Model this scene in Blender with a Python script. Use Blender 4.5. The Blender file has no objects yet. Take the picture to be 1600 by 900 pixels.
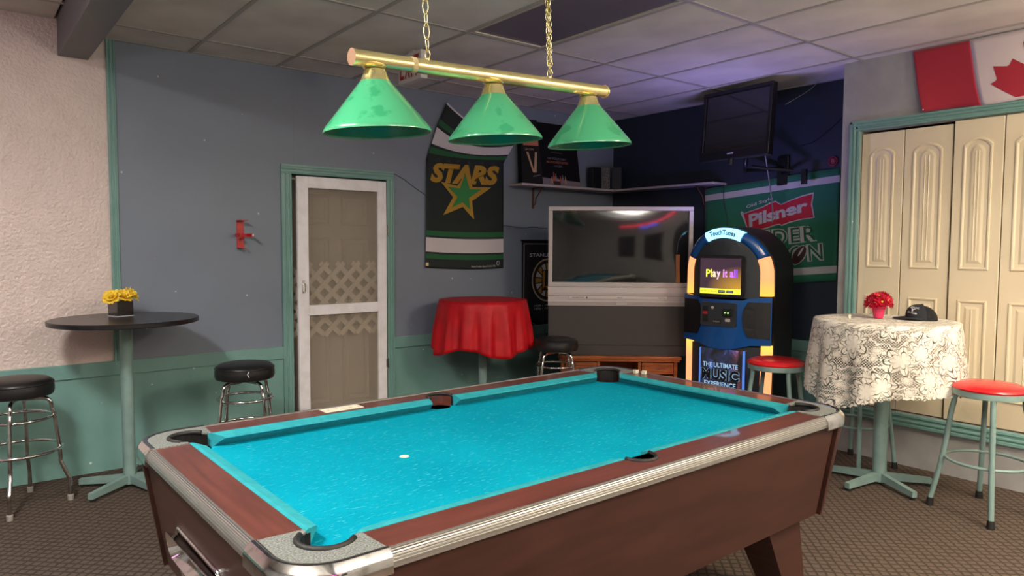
import bpy, bmesh, math, random
from mathutils import Vector, Matrix
random.seed(7)
PI = math.pi
C = bpy.context.scene.collection
S = bpy.context.scene

# ------------------------------------------------------------------ camera
cam_d = bpy.data.cameras.new('camera'); cam = bpy.data.objects.new('camera', cam_d); C.objects.link(cam)
cam_d.sensor_width = 36; cam_d.lens = 1111.9*36/1600; cam_d.clip_start = .02
def _cam(yaw, pitch, roll):
    f = Vector((math.sin(yaw)*math.cos(pitch), math.cos(yaw)*math.cos(pitch), math.sin(pitch)))
    rt = Vector((math.cos(yaw), -math.sin(yaw), 0)); up = rt.cross(f)
    r2 = rt*math.cos(roll)+up*math.sin(roll); u2 = -rt*math.sin(roll)+up*math.cos(roll)
    m = Matrix((r2, u2, -f)).transposed().to_4x4(); m.translation = Vector((0, 0, 1.502)); return m
cam.matrix_world = _cam(.669, -.0594, .0046)
S.camera = cam
S.view_settings.view_transform = 'Standard'; S.view_settings.look = 'None'
S.view_settings.gamma = 1; S.view_settings.use_curve_mapping = False
S.view_settings.exposure = 0.55
# ------------------------------------------------------------------ world + lights
W = bpy.data.worlds.new('world'); S.world = W; W.use_nodes = True
W.node_tree.nodes['Background'].inputs[0].default_value = (.9, .93, 1, 1)
W.node_tree.nodes['Background'].inputs[1].default_value = .10
def area(name, loc, sx, sy, power, color, rot=(0, 0, 0)):
    l = bpy.data.lights.new(name, 'AREA'); l.shape = 'RECTANGLE'; l.size = sx; l.size_y = sy
    l.energy = power; l.color = color
    o = bpy.data.objects.new(name, l); C.objects.link(o); o.location = loc; o.rotation_euler = rot
    return o
area('troffer_light', (-.45, 2.35, 2.86), .34, .95, 82, (1, .97, .92))
area('troffer_light', (1.3, -.9, 2.79), .56, 1.16, 48, (1, .93, .84))
area('troffer_light', (3.75, -.25, 2.79), .5, 1.0, 72, (1, .88, .70))
area('troffer_light', (-1.6, -1.2, 2.86), .56, 1.16, 30, (1, .90, .80))
area('ceiling_fill', (1.6, -1.3, 2.1), .5, .5, 165, (1, .94, .86), (PI, 0, 0))  # added fills aimed up to brighten the ceiling, no real fixtures there
area('ceiling_fill', (4.2, -1.0, 2.1), .5, .5, 120, (1, .86, .68), (PI, 0, 0))
area('ceiling_fill', (-1.5, .4, 2.1), .5, .5, 85, (1, .95, .9), (PI, 0, 0))
l = bpy.data.lights.new('magenta_glow', 'POINT'); l.energy = 3.5; l.color = (1, .3, .8); l.shadow_soft_size = .1
o = bpy.data.objects.new('magenta_glow', l); C.objects.link(o); o.location = (-1.1, 4.5, 2.7)

# ------------------------------------------------------------------ helpers
def lin(c):
    if isinstance(c, str):
        c = [int(c[i:i+2], 16)/255 for i in (0, 2, 4)]
        c = [x/12.92 if x <= .04045 else ((x+.055)/1.055)**2.4 for x in c]
    return (c[0], c[1], c[2], 1)
def mat(name, col, rough=.5, metal=0, bump=None, var=None, emit=0, spec=.5, coat=0, sheen=0, trans=0):
    m = bpy.data.materials.new(name); m.use_nodes = True
    nt = m.node_tree; b = nt.nodes['Principled BSDF']; N = nt.nodes.new; L = nt.links.new
    b.inputs['Base Color'].default_value = lin(col); b.inputs['Roughness'].default_value = rough
    b.inputs['Metallic'].default_value = metal; b.inputs['Specular IOR Level'].default_value = spec
    b.inputs['Coat Weight'].default_value = coat; b.inputs['Sheen Weight'].default_value = sheen
    b.inputs['Transmission Weight'].default_value = trans
    if emit:
        b.inputs['Emission Color'].default_value = lin(col); b.inputs['Emission Strength'].default_value = emit
    tc = N('ShaderNodeTexCoord')
    if var:      # (second colour, scale, low, high)
        n = N('ShaderNodeTexNoise'); n.inputs['Scale'].default_value = var[1]; n.inputs['Detail'].default_value = 5
        mp = N('ShaderNodeMapping'); L(tc.outputs['Object'], mp.inputs[0]); L(mp.outputs[0], n.inputs[0])
        if len(var) > 4: mp.inputs['Scale'].default_value = var[4]
        r = N('ShaderNodeMapRange'); r.inputs[1].default_value = var[2]; r.inputs[2].default_value = var[3]
        x = N('ShaderNodeMix'); x.data_type = 'RGBA'; x.inputs[6].default_value = lin(col); x.inputs[7].default_value = lin(var[0])
        L(n.outputs[0], r.inputs[0]); L(r.outputs[0], x.inputs[0]); L(x.outputs[2], b.inputs['Base Color'])
        if emit: L(x.outputs[2], b.inputs['Emission Color'])
    if bump:     # (scale, strength, distance)
        n = N('ShaderNodeTexNoise'); n.inputs['Scale'].default_value = bump[0]; n.inputs['Detail'].default_value = 4
        L(tc.outputs['Object'], n.inputs[0])
        u = N('ShaderNodeBump'); u.inputs['Strength'].default_value = bump[1]; u.inputs['Distance'].default_value = bump[2]
        L(n.outputs[0], u.inputs['Height']); L(u.outputs[0], b.inputs['Normal'])
    return m
def fin(name, bm, m, parent=None, smooth=False, norm=True):
    if norm: bmesh.ops.recalc_face_normals(bm, faces=bm.faces)
    me = bpy.data.meshes.new(name); bm.to_mesh(me); bm.free()
    if m: me.materials.append(m)
    o = bpy.data.objects.new(name, me); C.objects.link(o)
    if parent: o.parent = parent
    if smooth:
        for p in me.polygons: p.use_smooth = True
        if smooth == 'a':
            try:
                me.set_sharp_from_angle(angle=math.radians(38))
            except Exception: pass
    return o
def tag(o, label, cat, group=None):
    o['label'] = label; o['category'] = cat
    if group: o['group'] = group
    return o
def thing(name, label, cat, loc=(0, 0, 0), rz=0, group=None):
    o = bpy.data.objects.new(name, None); C.objects.link(o); o.empty_display_size = .1
    o.location = loc; o.rotation_euler = (0, 0, rz); return tag(o, label, cat, group)
def struct(o): o['kind'] = 'structure'; return o
def copy_tree(o, parent=None):
    c = o.copy(); C.objects.link(c); c.parent = parent
    for ch in o.children: copy_tree(ch, c)
    return c
NB = bmesh.new
def box(bm, x0, x1, y0, y1, z0, z1, bev=0):
    t = NB(); bmesh.ops.create_cube(t, size=1)
    for v in t.verts:
        v.co = Vector(((x0+x1)/2+v.co.x*(x1-x0), (y0+y1)/2+v.co.y*(y1-y0), (z0+z1)/2+v.co.z*(z1-z0)))
    if bev: bmesh.ops.bevel(t, geom=t.edges[:], offset=bev, segments=1 if bev < .004 else 2, affect='EDGES', profile=.5)
    join(bm, t); return bm
def join(bm, t, mx=None):
    vm = {}
    for v in t.verts: vm[v] = bm.verts.new(mx @ v.co if mx else v.co)
    for f in t.faces:
        try: bm.faces.new([vm[v] for v in f.verts])
        except ValueError: pass
    t.free()
def hexa(bm, bot, top):
    v = [bm.verts.new(p) for p in list(bot)+list(top)]; n = len(bot)
    bm.faces.new(v[:n][::-1]); bm.faces.new(v[n:])
    for i in range(n): bm.faces.new((v[i], v[(i+1) % n], v[n+(i+1) % n], v[n+i]))
    return bm
def prism(bm, pts, z0, z1):
    return hexa(bm, [(x, y, z0) for x, y in pts], [(x, y, z1) for x, y in pts])
def tube(bm, pts, r, seg=10, closed=False, rs=None):
    P = [Vector(p) for p in pts]; n = len(P); rings = []
    up = None
    for i in range(n):
        a = P[i-1] if (i > 0 or closed) else P[i]; b = P[(i+1) % n] if (i < n-1 or closed) else P[i]
        d = (b-a).normalized()
        if up is None: up = Vector((0, 0, 1)) if abs(d.z) < .9 else Vector((1, 0, 0))
        s = d.cross(up)
        if s.length < 1e-4: s = d.orthogonal()
        s.normalize(); up = s.cross(d).normalized()
        rr = rs[i] if rs else r
        rings.append([bm.verts.new(P[i]+(s*math.cos(2*PI*k/seg)+up*math.sin(2*PI*k/seg))*rr) for k in range(seg)])
    m = n if closed else n-1
    for i in range(m):
        A = rings[i]; B = rings[(i+1) % n]
        for k in range(seg): bm.faces.new((A[k], A[(k+1) % seg], B[(k+1) % seg], B[k]))
    if not closed: bm.faces.new(rings[0][::-1]); bm.faces.new(rings[-1])
    return bm
def ring(bm, c, R, r, seg=40, ts=8):
    return tube(bm, [(c[0]+R*math.cos(2*PI*i/seg), c[1]+R*math.sin(2*PI*i/seg), c[2]) for i in range(seg)], r, ts, True)
def lathe(bm, prof, seg=40, c=(0, 0, 0), rim=None):
    rows = []
    for r, z in prof:
        if r < 1e-5: rows.append([bm.verts.new((c[0], c[1], c[2]+z))])
        else: rows.append([bm.verts.new((c[0]+r*math.cos(2*PI*k/seg), c[1]+r*math.sin(2*PI*k/seg), c[2]+z)) for k in range(seg)])
    for A, B in zip(rows, rows[1:]):
        for k in range(seg):
            a0, a1 = A[k % len(A)], A[(k+1) % len(A)]; b0, b1 = B[k % len(B)], B[(k+1) % len(B)]
            vs = []
            for v in (a0, a1, b1, b0):
                if v not in vs: vs.append(v)
            if len(vs) > 2: bm.faces.new(vs)
    return bm
def smooth_path(pts, n=6):
    P = [Vector(p) for p in pts]; out = []
    for i in range(len(P)-1):
        p0 = P[max(i-1, 0)]; p1 = P[i]; p2 = P[i+1]; p3 = P[min(i+2, len(P)-1)]
        for k in range(n):
            t = k/n
            out.append(.5*((2*p1)+(p2-p0)*t+(2*p0-5*p1+4*p2-p3)*t*t+(-p0+3*p1-3*p2+p3)*t**3))
    out.append(P[-1]); return out
def sweep(bm, path, prof, cap=True):
    """path: [(x,y,nx,ny)], prof: [(out,z)]"""
    rows = [[bm.verts.new((x+nx*o, y+ny*o, z)) for o, z in prof] for x, y, nx, ny in path]
    for A, B in zip(rows, rows[1:]):
        for i in range(len(prof)-1): bm.faces.new((A[i], A[i+1], B[i+1], B[i]))
    if cap:
        bm.faces.new(rows[0]); bm.faces.new(rows[-1][::-1])
    return bm
# flat print and cloth sheets: 2-D geometry in (s,t) mapped on a surface
def flat(polys, step=.08):
    bm = NB()
    for p in polys:
        vs = [bm.verts.new((x, y, 0)) for x, y in p]
        try: bm.faces.new(vs)
        except ValueError: pass
    bmesh.ops.triangulate(bm, faces=bm.faces)
    return refine(bm, step)
def refine(bm, step):
    for _ in range(6):
        es = [e for e in bm.edges if e.calc_length() > step]
        if not es: break
        bmesh.ops.subdivide_edges(bm, edges=es, cuts=1); bmesh.ops.triangulate(bm, faces=bm.faces)
    return bm
def grid(s0, s1, t0, t1, n, m):
    bm = NB(); V = [[bm.verts.new((s0+(s1-s0)*i/n, t0+(t1-t0)*j/m, 0)) for i in range(n+1)] for j in range(m+1)]
    for j in range(m):
        for i in range(n): bm.faces.new((V[j][i], V[j][i+1], V[j+1][i+1], V[j+1][i]))
    return bm
def glyphs(text, shear=0, bold=0, space=1):
    cu = bpy.data.curves.new('t', 'FONT'); cu.body = text; cu.size = 1; cu.shear = shear; cu.offset = bold
    cu.resolution_u = 3; cu.space_character = space
    o = bpy.data.objects.new('t', cu); C.objects.link(o)
    dg = bpy.context.evaluated_depsgraph_get(); me = bpy.data.meshes.new_from_object(o.evaluated_get(dg))
    bm = NB(); bm.from_mesh(me); bpy.data.objects.remove(o); bpy.data.curves.remove(cu); bpy.data.meshes.remove(me)
    xs = [v.co.x for v in bm.verts]; ys = [v.co.y for v in bm.verts]
    a, b, c, d = min(xs), max(xs), min(ys), max(ys)
    for v in bm.verts: v.co = Vector(((v.co.x-a)/(b-a), (v.co.y-c)/(d-c), 0))
    return bm
def quadmap(q):     # q: bottom-left, bottom-right, top-right, top-left in (s,t)
    def f(v):
        x, y = v.x, v.y
        return Vector(((q[0][0]*(1-x)+q[1][0]*x)*(1-y)+(q[3][0]*(1-x)+q[2][0]*x)*y,
                       (q[0][1]*(1-x)+q[1][1]*x)*(1-y)+(q[3][1]*(1-x)+q[2][1]*x)*y, 0))
    return f
def rq(s0, t0, s1, t1): return [(s0, t1), (s1, t1), (s1, t0), (s0, t0)]   # t runs down
def put(bm, mapf, off, name, m, parent, smooth=False):
    for v in bm.verts: v.co = mapf(v.co.x, v.co.y, off)
    return fin(name, bm, m, parent, smooth)
def text(txt, q, mapf, off, m, parent, shear=0, bold=0, name='lettering', step=None, space=1):
    bm = glyphs(txt, shear, bold, space); f = quadmap(q)
    for v in bm.verts: v.co = f(v.co)
    if step: refine(bm, step)
    return put(bm, mapf, off, name, m, parent)

# ------------------------------------------------------------------ materials
m_gray = mat('blue_gray_paint', '767f8d', .45, bump=(9, .12, .01), var=('737c8a', 3, .3, .7))
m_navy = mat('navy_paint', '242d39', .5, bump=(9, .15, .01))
m_pink = mat('stucco_paint', 'dccac2', .36, bump=(48, .6, .018), var=('d4c2b9', 6, .3, .7))
m_lgray = mat('light_gray_paint', 'a09f9d', .5, bump=(14, .2, .01), var=('959492', 5, .4, .6))
m_teal = mat('teal_paint', '749c95', .35, bump=(7, .12, .01), var=('6d958e', 4, .4, .65))
m_ceil = mat('ceiling_tile', 'd6d0c6', .9, bump=(160, .35, .004), var=('c6c0b6', 2.5, .4, .65))
m_tee = mat('ceiling_grid', 'a5a096', .5)
m_beam = mat('beam_paint', '6b6c6f', .5)
m_white = mat('white_paint', 'f0edf0', .4, var=('e4e0e0', 10, .45, .7))
m_bege = mat('beige_door_paint', 'b9afa1', .5)
m_latt = mat('lattice_paint', 'e3d8c6', .5)
m_cream = mat('cream_paint', 'dccfb2', .42, bump=(30, .08, .004))
m_black = mat('black', '050505', .6)
m_chrome = mat('chrome', 'dcdcdc', .1, 1, var=('a5a29c', 30, .5, .75))
m_brass = mat('brass', 'fff0b0', .24, .88)
m_vinyl = mat('black_vinyl', '191818', .38, bump=(60, .1, .003))
m_redv = mat('red_vinyl', 'd01f24', .25, coat=.2)
m_rubber = mat('rubber', '1b1918', .6)
m_tealmet = mat('teal_enamel', '7c9590', .35, var=('718a85', 12, .4, .7))
m_wood = mat('mahogany_laminate', '68382e', .3, var=('4f2a23', 3.2, .3, .7, (1.2, 14, 14)), coat=.4)
m_woodx = mat('mahogany_laminate_cross', '68382e', .3, var=('4f2a23', 3.2, .3, .7, (14, 1.2, 14)), coat=.4)
m_side = mat('brown_side_laminate', '432720', .4, var=('38201a', 4, .35, .65, (1, 1, 6)), coat=.08)
m_oak = mat('oak', 'a35a2c', .35, var=('7c3f1d', 6, .4, .6, (1, 1, 12)))
m_red_cloth = mat('red_satin', 'b80a18', .5, spec=.3, var=('a80814', 8, .4, .6))
m_silver = mat('silver_plastic', 'b3aba9', .35)
m_dark = mat('dark_plastic', '35302f', .6, bump=(200, .15, .002))
m_blk = mat('black_plastic', '0e0e10', .35)
m_screen = mat('glass_screen', '1b1c1e', .06, spec=.9)
m_plate = mat('speckled_plate', '8d908a', .5, .2, var=('5f625f', 220, .42, .58))
m_trim = mat('ribbed_aluminium', 'b6b4b0', .3, .85)

def specks(m, scale, thr, col):
    """small chips of missing paint scattered over a wall"""
    nt = m.node_tree; N = nt.nodes.new; L = nt.links.new; b = nt.nodes['Principled BSDF']; src = b.inputs['Base Color'].links[0].from_socket
    tc = N('ShaderNodeTexCoord'); vo = N('ShaderNodeTexVoronoi'); vo.inputs['Scale'].default_value = scale; L(tc.outputs['Object'], vo.inputs['Vector'])
    lt = N('ShaderNodeMath'); lt.operation = 'LESS_THAN'; lt.inputs[1].default_value = thr; L(vo.outputs['Distance'], lt.inputs[0])
    x = N('ShaderNodeMix'); x.data_type = 'RGBA'; x.inputs[7].default_value = lin(col); L(lt.outputs[0], x.inputs[0]); L(src, x.inputs[6]); L(x.outputs[2], b.inputs['Base Color'])
specks(m_teal, 6.5, .055, 'c9d0cc'); specks(m_gray, 5.5, .040, 'b9bcc0')
def felt():
    m = bpy.data.materials.new('pool_cloth'); m.use_nodes = True; nt = m.node_tree; b = nt.nodes['Principled BSDF']
    N = nt.nodes.new; L = nt.links.new; tc = N('ShaderNodeTexCoord')
    n = N('ShaderNodeTexNoise'); n.inputs['Scale'].default_value = 90; n.inputs['Detail'].default_value = 3
    mp = N('ShaderNodeMapping'); mp.inputs['Scale'].default_value = (.45, 1.6, 1); mp.inputs['Rotation'].default_value = (0, 0, .5)
    L(tc.outputs['Object'], mp.inputs[0]); L(mp.outputs[0], n.inputs[0])
    n2 = N('ShaderNodeTexNoise'); n2.inputs['Scale'].default_value = 2.2; n2.inputs['Detail'].default_value = 6
    L(tc.outputs['Object'], n2.inputs[0])
    r = N('ShaderNodeMapRange'); r.inputs[1].default_value = .60; r.inputs[2].default_value = .95; L(n.outputs[0], r.inputs[0])
    r2 = N('ShaderNodeMapRange'); r2.inputs[1].default_value = .35; r2.inputs[2].default_value = .75; L(n2.outputs[0], r2.inputs[0])
    x = N('ShaderNodeMix'); x.data_type = 'RGBA'; x.inputs[6].default_value = lin('008096'); x.inputs[7].default_value = lin('048ea2')
    y = N('ShaderNodeMix'); y.data_type = 'RGBA'; y.inputs[7].default_value = lin('58c4d0')
    L(r2.outputs[0], x.inputs[0]); L(x.outputs[2], y.inputs[6]); L(r.outputs[0], y.inputs[0]); L(y.outputs[2], b.inputs['Base Color'])
    b.inputs['Roughness'].default_value = .85; b.inputs['Specular IOR Level'].default_value = .05
    u = N('ShaderNodeBump'); u.inputs['Strength'].default_value = .15; u.inputs['Distance'].default_value = .002
    L(n.outputs[0], u.inputs['Height']); L(u.outputs[0], b.inputs['Normal'])
    return m
m_felt = felt()
m_cush = mat('cushion_cloth', '2f8f98', .85, spec=.1, var=('298790', 30, .4, .6))
def carpet():
    m = bpy.data.materials.new('carpet'); m.use_nodes = True; nt = m.node_tree; b = nt.nodes['Principled BSDF']
    N = nt.nodes.new; L = nt.links.new; tc = N('ShaderNodeTexCoord')
    mp = N('ShaderNodeMapping'); mp.inputs['Rotation'].default_value = (0, 0, .78); L(tc.outputs['Object'], mp.inputs[0])
    w1 = N('ShaderNodeTexWave'); w1.inputs['Scale'].default_value = 7.5; w1.inputs['Distortion'].default_value = 1.2; w1.inputs['Detail Scale'].default_value = 3
    w2 = N('ShaderNodeTexWave'); w2.bands_direction = 'Y'; w2.inputs['Scale'].default_value = 7.5; w2.inputs['Distortion'].default_value = 1.2; w2.inputs['Detail Scale'].default_value = 3
    L(mp.outputs[0], w1.inputs[0]); L(mp.outputs[0], w2.inputs[0])
    mn = N('ShaderNodeMath'); mn.operation = 'MINIMUM'; L(w1.outputs['Fac'], mn.inputs[0]); L(w2.outputs['Fac'], mn.inputs[1])
    r = N('ShaderNodeMapRange'); r.inputs[1].default_value = .0; r.inputs[2].default_value = .3; L(mn.outputs[0], r.inputs[0])
    n = N('ShaderNodeTexNoise'); n.inputs['Scale'].default_value = 350; L(tc.outputs['Object'], n.inputs[0])
    x = N('ShaderNodeMix'); x.data_type = 'RGBA'; x.inputs[6].default_value = lin('40372f'); x.inputs[7].default_value = lin('5c5048')
    y = N('ShaderNodeMix'); y.data_type = 'RGBA'; y.blend_type = 'OVERLAY'; y.inputs[0].default_value = .6
    L(r.outputs[0], x.inputs[0]); L(x.outputs[2], y.inputs[6]); L(n.outputs[0], y.inputs[7]); L(y.outputs[2], b.inputs['Base Color'])
    ad = N('ShaderNodeMath'); ad.operation = 'MULTIPLY_ADD'; ad.inputs[1].default_value = .4
    L(n.outputs[0], ad.inputs[0]); L(r.outputs[0], ad.inputs[2])
    u = N('ShaderNodeBump'); u.inputs['Strength'].default_value = .5; u.inputs['Distance'].default_value = .004
    L(ad.outputs[0], u.inputs['Height']); L(u.outputs[0], b.inputs['Normal']); b.inputs['Roughness'].default_value = .95
    b.inputs['Specular IOR Level'].default_value = .1
    return m
m_carpet = carpet()
def lace():
    m = bpy.data.materials.new('lace'); m.use_nodes = True; nt = m.node_tree; b = nt.nodes['Principled BSDF']
    N = nt.nodes.new; L = nt.links.new
    def M(op, a, b_=None, c=None):
        n = N('ShaderNodeMath'); n.operation = op
        for i, v in enumerate((a, b_, c)):
            if v is None: continue
            if isinstance(v, (int, float)): n.inputs[i].default_value = v
            else: L(v, n.inputs[i])
        return n.outputs[0]
    uv0 = N('ShaderNodeUVMap').outputs[0]
    dn = N('ShaderNodeTexNoise'); dn.inputs['Scale'].default_value = 7; dn.inputs['Detail'].default_value = 3; L(uv0, dn.inputs[0])
    ds = N('ShaderNodeVectorMath'); ds.operation = 'MULTIPLY_ADD'; L(dn.outputs[1], ds.inputs[0]); ds.inputs[1].default_value = (.07, .07, 0); L(uv0, ds.inputs[2])
    uv = ds.outputs[0]
    nz = N('ShaderNodeTexNoise'); nz.inputs['Scale'].default_value = 9; L(uv, nz.inputs[0])
    def flower(scale, petals, rr, seed):
        mp = N('ShaderNodeMapping'); mp.inputs['Location'].default_value = (seed, seed*.7, 0); mp.inputs['Scale'].default_value = (scale,)*3; L(uv, mp.inputs[0])
        vo = N('ShaderNodeTexVoronoi'); vo.voronoi_dimensions = '2D'; vo.inputs['Scale'].default_value = 1; vo.inputs['Randomness'].default_value = .75; L(mp.outputs[0], vo.inputs['Vector'])
        sb = N('ShaderNodeVectorMath'); sb.operation = 'SUBTRACT'; L(mp.outputs[0], sb.inputs[0]); L(vo.outputs['Position'], sb.inputs[1])
        sp = N('ShaderNodeSeparateXYZ'); L(sb.outputs[0], sp.inputs[0])
        an = M('ARCTAN2', sp.outputs[1], sp.outputs[0]); d = vo.outputs['Distance']
        sc = N('ShaderNodeSeparateColor'); L(vo.outputs['Color'], sc.inputs[0])
        ph = M('MULTIPLY_ADD', sc.outputs[0], 6.28, M('MULTIPLY', an, petals/2))
        pet = M('ABSOLUTE', M('COSINE', ph)); pet = M('POWER', pet, .6)
        R = M('MULTIPLY_ADD', pet, rr*.62, rr*.38)
        q = M('DIVIDE', d, R)                         # <1 inside flower
        inside = M('LESS_THAN', q, 1.0)
        line = M('LESS_THAN', M('ABSOLUTE', M('SUBTRACT', q, .90)), .05)
        line2 = M('LESS_THAN', M('ABSOLUTE', M('SUBTRACT', q, .55)), .03)
        vein = M('MULTIPLY', M('LESS_THAN', M('ABSOLUTE', M('SINE', ph)), .10), M('GREATER_THAN', q, .5))
        holes = M('MAXIMUM', M('MAXIMUM', line, line2), M('MULTIPLY', vein, .6))
        return inside, M('MULTIPLY', holes, inside)
    i1, h1 = flower(5.6, 7, .56, 0.3); i2, h2 = flower(12.5, 6, .42, 3.1)
    wv = N('ShaderNodeTexWave'); wv.wave_type = 'RINGS'; wv.inputs['Scale'].default_value = 6; wv.inputs['Distortion'].default_value = 9; wv.inputs['Detail Scale'].default_value = 2.2; L(uv, wv.inputs[0])
    vine = M('GREATER_THAN', wv.outputs['Fac'], .86)
    sp = N('ShaderNodeSeparateXYZ'); L(uv0, sp.inputs[0])
    gx = M('SINE', M('MULTIPLY', sp.outputs[0], 380)); gy = M('SINE', M('MULTIPLY', sp.outputs[1], 380))
    net = M('GREATER_THAN', M('MULTIPLY', gx, gy), -.08)
    solid = M('MAXIMUM', i1, M('MAXIMUM', i2, vine))
    hl = M('MAXIMUM', h1, M('MULTIPLY', M('SUBTRACT', 1, i1), h2))
    nethole = M('MULTIPLY', M('SUBTRACT', 1, solid), M('ADD', M('MULTIPLY', net, .75), .15))
    hole = M('MAXIMUM', M('MULTIPLY', hl, .9), nethole)
    al = M('SUBTRACT', 1, hole)
    L(al, b.inputs['Alpha']); b.inputs['Base Color'].default_value = lin('ece5d8'); b.inputs['Roughness'].default_value = .8
    b.inputs['Specular IOR Level'].default_value = .1
    return m
m_lace = lace()
def mesh_screen():
    m = bpy.data.materials.new('insect_screen'); m.use_nodes = True; b = m.node_tree.nodes['Principled BSDF']
    b.inputs['Base Color'].default_value = lin('a89c8a'); b.inputs['Alpha'].default_value = .32; b.inputs['Roughness'].default_value = .6
    return m
m_mesh = mesh_screen()
def emis(name, col, s):
    m = bpy.data.materials.new(name); m.use_nodes = True; b = m.node_tree.nodes['Principled BSDF']
    b.inputs['Base Color'].default_value = (.02, .02, .02, 1); b.inputs['Emission Color'].default_value = lin(col); b.inputs['Emission Strength'].default_value = s
    return m

# ------------------------------------------------------------------ structure
YB, XR, XB, ZC, YBP = 5.31, 5.56, 5.13, 2.8235, 2.62
OX0, OX1, OZ = 2.057, 2.86, 2.04
b = NB(); box(b, -3.4, XR+.2, -3.4, YB+.6, -.1, 0); struct(fin('floor', b, m_carpet))
b = NB()
box(b, .84, OX0, YB, YB+.12, 0, ZC+.1); box(b, OX1, XR+.12, YB, YB+.12, 0, ZC+.1); box(b, OX0, OX1, YB, YB+.12, OZ, ZC+.1)
wall_back = struct(fin('wall_back', b, m_gray))
b = NB(); box(b, -3.4, .84, YB, YB+.12, 0, 3.0); struct(fin('wall_left_plaster', b, m_pink))
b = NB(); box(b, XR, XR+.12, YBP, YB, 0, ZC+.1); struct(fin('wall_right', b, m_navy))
b = NB()
BY0, BY1, BZ0, BZ1 = 1.285, 2.482, .365, 2.33
box(b, XB, XR+.12, BY1, YBP, 0, ZC+.1); box(b, XB, XR+.12, -3.4, BY0, 0, ZC+.1)
box(b, XB, XR+.12, BY0, BY1, 0, BZ0); box(b, XB, XR+.12, BY0, BY1, BZ1, ZC+.1)
struct(fin('wall_closet', b, m_lgray))
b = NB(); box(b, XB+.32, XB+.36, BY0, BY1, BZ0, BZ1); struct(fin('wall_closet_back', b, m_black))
b = NB(); box(b, -3.5, -3.4, -3.4, YB+.12, 0, 3.0); struct(fin('wall_left', b, m_lgray))
b = NB(); box(b, -3.5, XR+.12, -3.5, -3.4, 0, 3.0); struct(fin('wall_front', b, m_lgray))
# ceiling: slab above, tees, and individual tiles
b = NB(); box(b, -3.5, XR+.12, -3.5, YB+.12, 3.0, 3.1); ceil = struct(fin('ceiling', b, m_black))
GX, GY = 1.346, 4.928
xs = [.74]+[GX+.61*k for k in range(0, 7)]+[XR]
ys = [YB]+[GY-1.22*k for k in range(0, 8)]
ytop = ys
tile_me = {}
def tile(x0, x1, y0, y1, z, m=m_ceil, nm='ceiling_tile', sag=0):
    w, h = round(x1-x0, 3), round(y0-y1, 3)
    k = (w, h, nm)
    if k not in tile_me:
        bb = NB(); box(bb, -w/2+.011, w/2-.011, -h/2+.011, h/2-.011, 0, .014, .003)
        o = fin(nm, bb, m, ceil); tile_me[k] = o.data
    else:
        o = bpy.data.objects.new(nm, tile_me[k]); C.objects.link(o); o.parent = ceil
    o.location = ((x0+x1)/2, (y0+y1)/2, z+.001+random.uniform(0, .002))
    o.rotation_euler = (random.uniform(-.0012, .0012), random.uniform(-.002, .002), 0)
    return o
fixture = None
for i in range(len(xs)-1):
    for j in range(len(ys)-1):
        x0, x1, y0, y1 = xs[i], xs[i+1], ys[j], ys[j+1]
        if abs(x0-(GX+1.22)) < .01 and j == 2: fixture = (x0, x1, y0, y1); continue
        if x0 > XB-.05 and y1 < YBP-.3 : continue
        tile(x0, x1, y0, y1, ZC)
b = NB()
for x in xs[1:-1]: box(b, x-.012, x+.012, -3.4, YB, ZC-.003, ZC+.012)
for y in ys[1:]: box(b, .74, XR, y-.012, y+.012, ZC-.0032, ZC+.012)
g = fin('ceiling_grid', b, m_tee, ceil)
b = NB(); box(b, .74, XR, YB-.022, YB, ZC-.002, ZC+.01); box(b, XR-.022, XR, YBP, YB, ZC-.002, ZC+.01); fin('wall_angle', b, m_tee, ceil)
ZL = 2.893
lx = [.57-.61*k for k in range(0, 7)]
for i in range(len(lx)-1):
    for j in range(len(ys)-1):
        if i in (1, 2) and j in (1, 2): pass
        tile(lx[i+1], lx[i], ys[j], ys[j+1], ZL)
b = NB()
for x in lx[1:]: box(b, x-.012, x+.012, -3.4, YB, ZL-.003, ZL+.012)
for y in ys[1:]: box(b, -3.4, .57, y-.012, y+.012, ZL-.0032, ZL+.012)
fin('ceiling_grid', b, m_tee, ceil)
# unlit troffer above table
x0, x1, y0, y1 = fixture
t = thing('ceiling_light', 'unlit rectangular ceiling light with dull brown grey panel above the pool lamp', 'ceiling light', ((x0+x1)/2, (y0+y1)/2, ZC))
w, h = x1-x0, y0-y1
b = NB()
box(b, -w/2+.012, w/2-.012, h/2-.035, h/2-.012, -.002, .012, .002); box(b, -w/2+.012, w/2-.012, -h/2+.012, -h/2+.035, -.002, .012, .002)
box(b, w/2-.035, w/2-.012, -h/2+.03, h/2-.03, -.002, .012, .002); box(b, -w/2+.012, -w/2+.035, -h/2+.03, h/2-.03, -.002, .012, .002)
fin('frame', b, mat('fixture_frame', 'b9b2a3', .4), t)
b = NB(); box(b, -w/2+.03, w/2-.03, -h/2+.03, h/2-.03, .006, .02); fin('diffuser_panel', b, mat('smoked_diffuser', '6d6470', .35, bump=(90, .2, .002)), t)
# beam
b = NB(); box(b, .573, .739, -3.4, YB, 2.672, 3.0, .004); struct(fin('trim_1', b, m_beam))
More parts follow.
